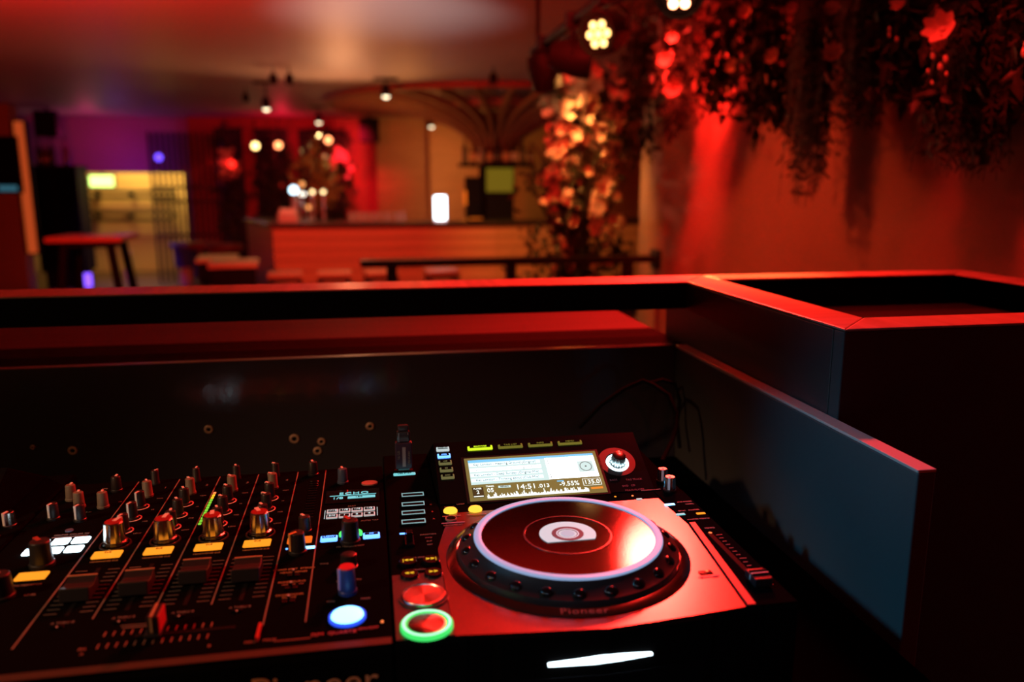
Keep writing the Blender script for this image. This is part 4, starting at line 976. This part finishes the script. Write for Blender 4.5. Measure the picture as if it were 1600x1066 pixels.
pb_ = thing('violet_bulb', 'small violet lamp on the dark bars', 'lamp', P(248,246,13.5)); part('bulb', MB().ball((0,0,0), .055, 12, 8), glow('violet', (.14,.06,1), 3), pb_, smooth=True); part('lamp_clip', MB().box(-.02,.02,.04,.09,-.02,.02), m_stl, pb_)
bk = thing('waste_bin', 'blue round bin beside the bars', 'bin', (P(289,400,13.2).x, 13.2, 0))
part('bin_body', MB().lathe([(.14,.28),(.18,.60),(.19,.62)], 20), mat('bin_blue', (.04,.05,.30), .5), bk, smooth=True); part('bin_rim', MB().ringprof([(.175,.60),(.20,.60),(.20,.65),(.175,.65)], 24), mat('bin_rim', (.08,.08,.40), .5), bk); part('bin_foot', MB().lathe([(.10,0),(.10,.28)], 16), mat('bin_foot_cream', (.6,.5,.3), .6), bk)
wp = thing('white_post', 'pale post at the foot of the stairs', 'post', (P(200,400,14.3).x,14.3,0)); part('post_body', MB().box(-.06,.06,-.06,.06,0,.42), mat('post_cream', (.7,.58,.36), .6), wp, bevel=.004); part('post_cap', MB().box(-.07,.07,-.07,.07,.42,.46), MATS['post_cream'], wp)
wp = thing('floor_lamp', 'small violet floor lamp under the high table', 'lamp', (P(136,420,13.0).x,13.0,0)); part('lamp_tube', MB().lathe([(.05,.02),(.05,.22)], 14), glow('violet_lamp', (.22,.08,1), 2.4), wp); part('lamp_base', MB().lathe([(.07,0),(.07,.02)], 14), m_stl, wp)
# high table at the left
ht = thing('high_table', 'high table with orange-lit wooden top and splayed dark legs', 'table', (P(146,368,7.1).x, 7.1, 0))
zt = P(146,369,7.0).z
part('table_top', MB().box(-.285,.285,-.26,.26,zt-.04,zt), mat('table_wood', (.50,.22,.08), .4), ht, bevel=.008)
for sx in (-1, 1):
    for sy in (-1, 1): part('leg', MB().tube([(sx*.30,sy*.24,0),(sx*.17,sy*.17,zt-.04)], .034, 10), m_mat, ht, smooth=True)
part('apron', MB().box(-.19,.19,-.17,.17,zt-.09,zt-.041), m_mat, ht)
# low tables and dark seats left of the bar
def low_table(label, px, py, Y, w_):
    p = P(px, py, Y); t = thing('low_table', label, 'table', (p.x, Y, 0), .1, 'tables left of the bar')
    part('table_top', MB().box(-w_,w_,-.30,.30,p.z-.04,p.z), mat('pale_top', (.52,.36,.20), .4), t, bevel=.006); part('pedestal', MB().box(-.04,.04,-.04,.04,.03,p.z-.04), m_stl, t); part('foot', MB().box(-.22,.22,-.22,.22,0,.03), m_stl, t)
    part('skirt', MB().box(-w_+.03,w_-.03,-.26,.26,p.z-.28,p.z-.041), m_mat, t)
low_table('wood topped table at the left foot of the bar', 366, 408, 8.0, .22)
low_table('pale topped table left of the bar, half hidden by its neighbour', 340, 401, 9.0, .20)
def seat(label, px, py, Y, m_):
    p = P(px, py, Y); t = thing('padded_stool', label, 'stool', (p.x, Y, 0), 0, 'dark padded stools left of the bar')
    part('cushion', MB().lathe([(.21,p.z-.10),(.23,p.z-.05),(.21,p.z-.01),(.1,p.z)], 20), m_, t, smooth=True); part('stem', MB().tube([(0,0,0),(0,0,p.z-.10)], .03, 8), m_stl, t); part('foot', MB().lathe([(.2,0),(.2,.02)], 18), m_stl, t)
m_cush = mat('dark_red_cushion', (.12,.02,.02), .5)
seat('dark red padded stool beside the blue bin', 318, 377, 11.2, m_cush); seat('dark red padded stool nearer the bar corner', 352, 380, 10.6, m_cush)
# lamps deep in the room
lamp('POINT', (P(185,250,13.2).x, 13.3, 1.75), 3.2, PURP, size=.1)
lamp('POINT', (P(180,250,14.8).x, 14.8, 2.3), 60, YEL, size=.1)
lamp('POINT', (P(265,320,14.8).x, 14.9, 1.6), 24, YEL, size=.1)
lamp('POINT', P(140,215,13.2), 3, PINK, size=.1)
lamp('SPOT', P(560,200,12.3), 120, (1,.01,.04), P(565,270,YB+.3), .08, 80, 1)
lamp('POINT', P(440,215,13.0), 8, (1,.01,.05), size=.08)
lamp('SPOT', (P(720,200,11.4).x, 11.4, 1.9), 70, AMB, P(720,240,YB), .1, 130, 1)
lamp('SPOT', (P(560,300,6).x, 5.2, 2.45), 320, (1,.09,.04), P(560,390,8.7), .08, 60, 1)
lamp('SPOT', (P(900,300,6).x, 5.6, 2.45), 320, AMB, P(860,390,8.8), .08, 50, 1)
lamp('POINT', (P(640,150,9).x, 9.6, 1.9), 10, AMB, size=.2)
lamp('SPOT', (P(190,430,12.9).x, 12.6, 2.35), 130, (.35,.06,1), (P(200,430,13.2).x, 13.4, 0), .08, 60, 1)
lamp('SPOT', (P(150,430,9.5).x, 9.3, 2.35), 40, (1,.06,.08), (P(200,430,11.6).x, 11.6, 0), .08, 70, 1)
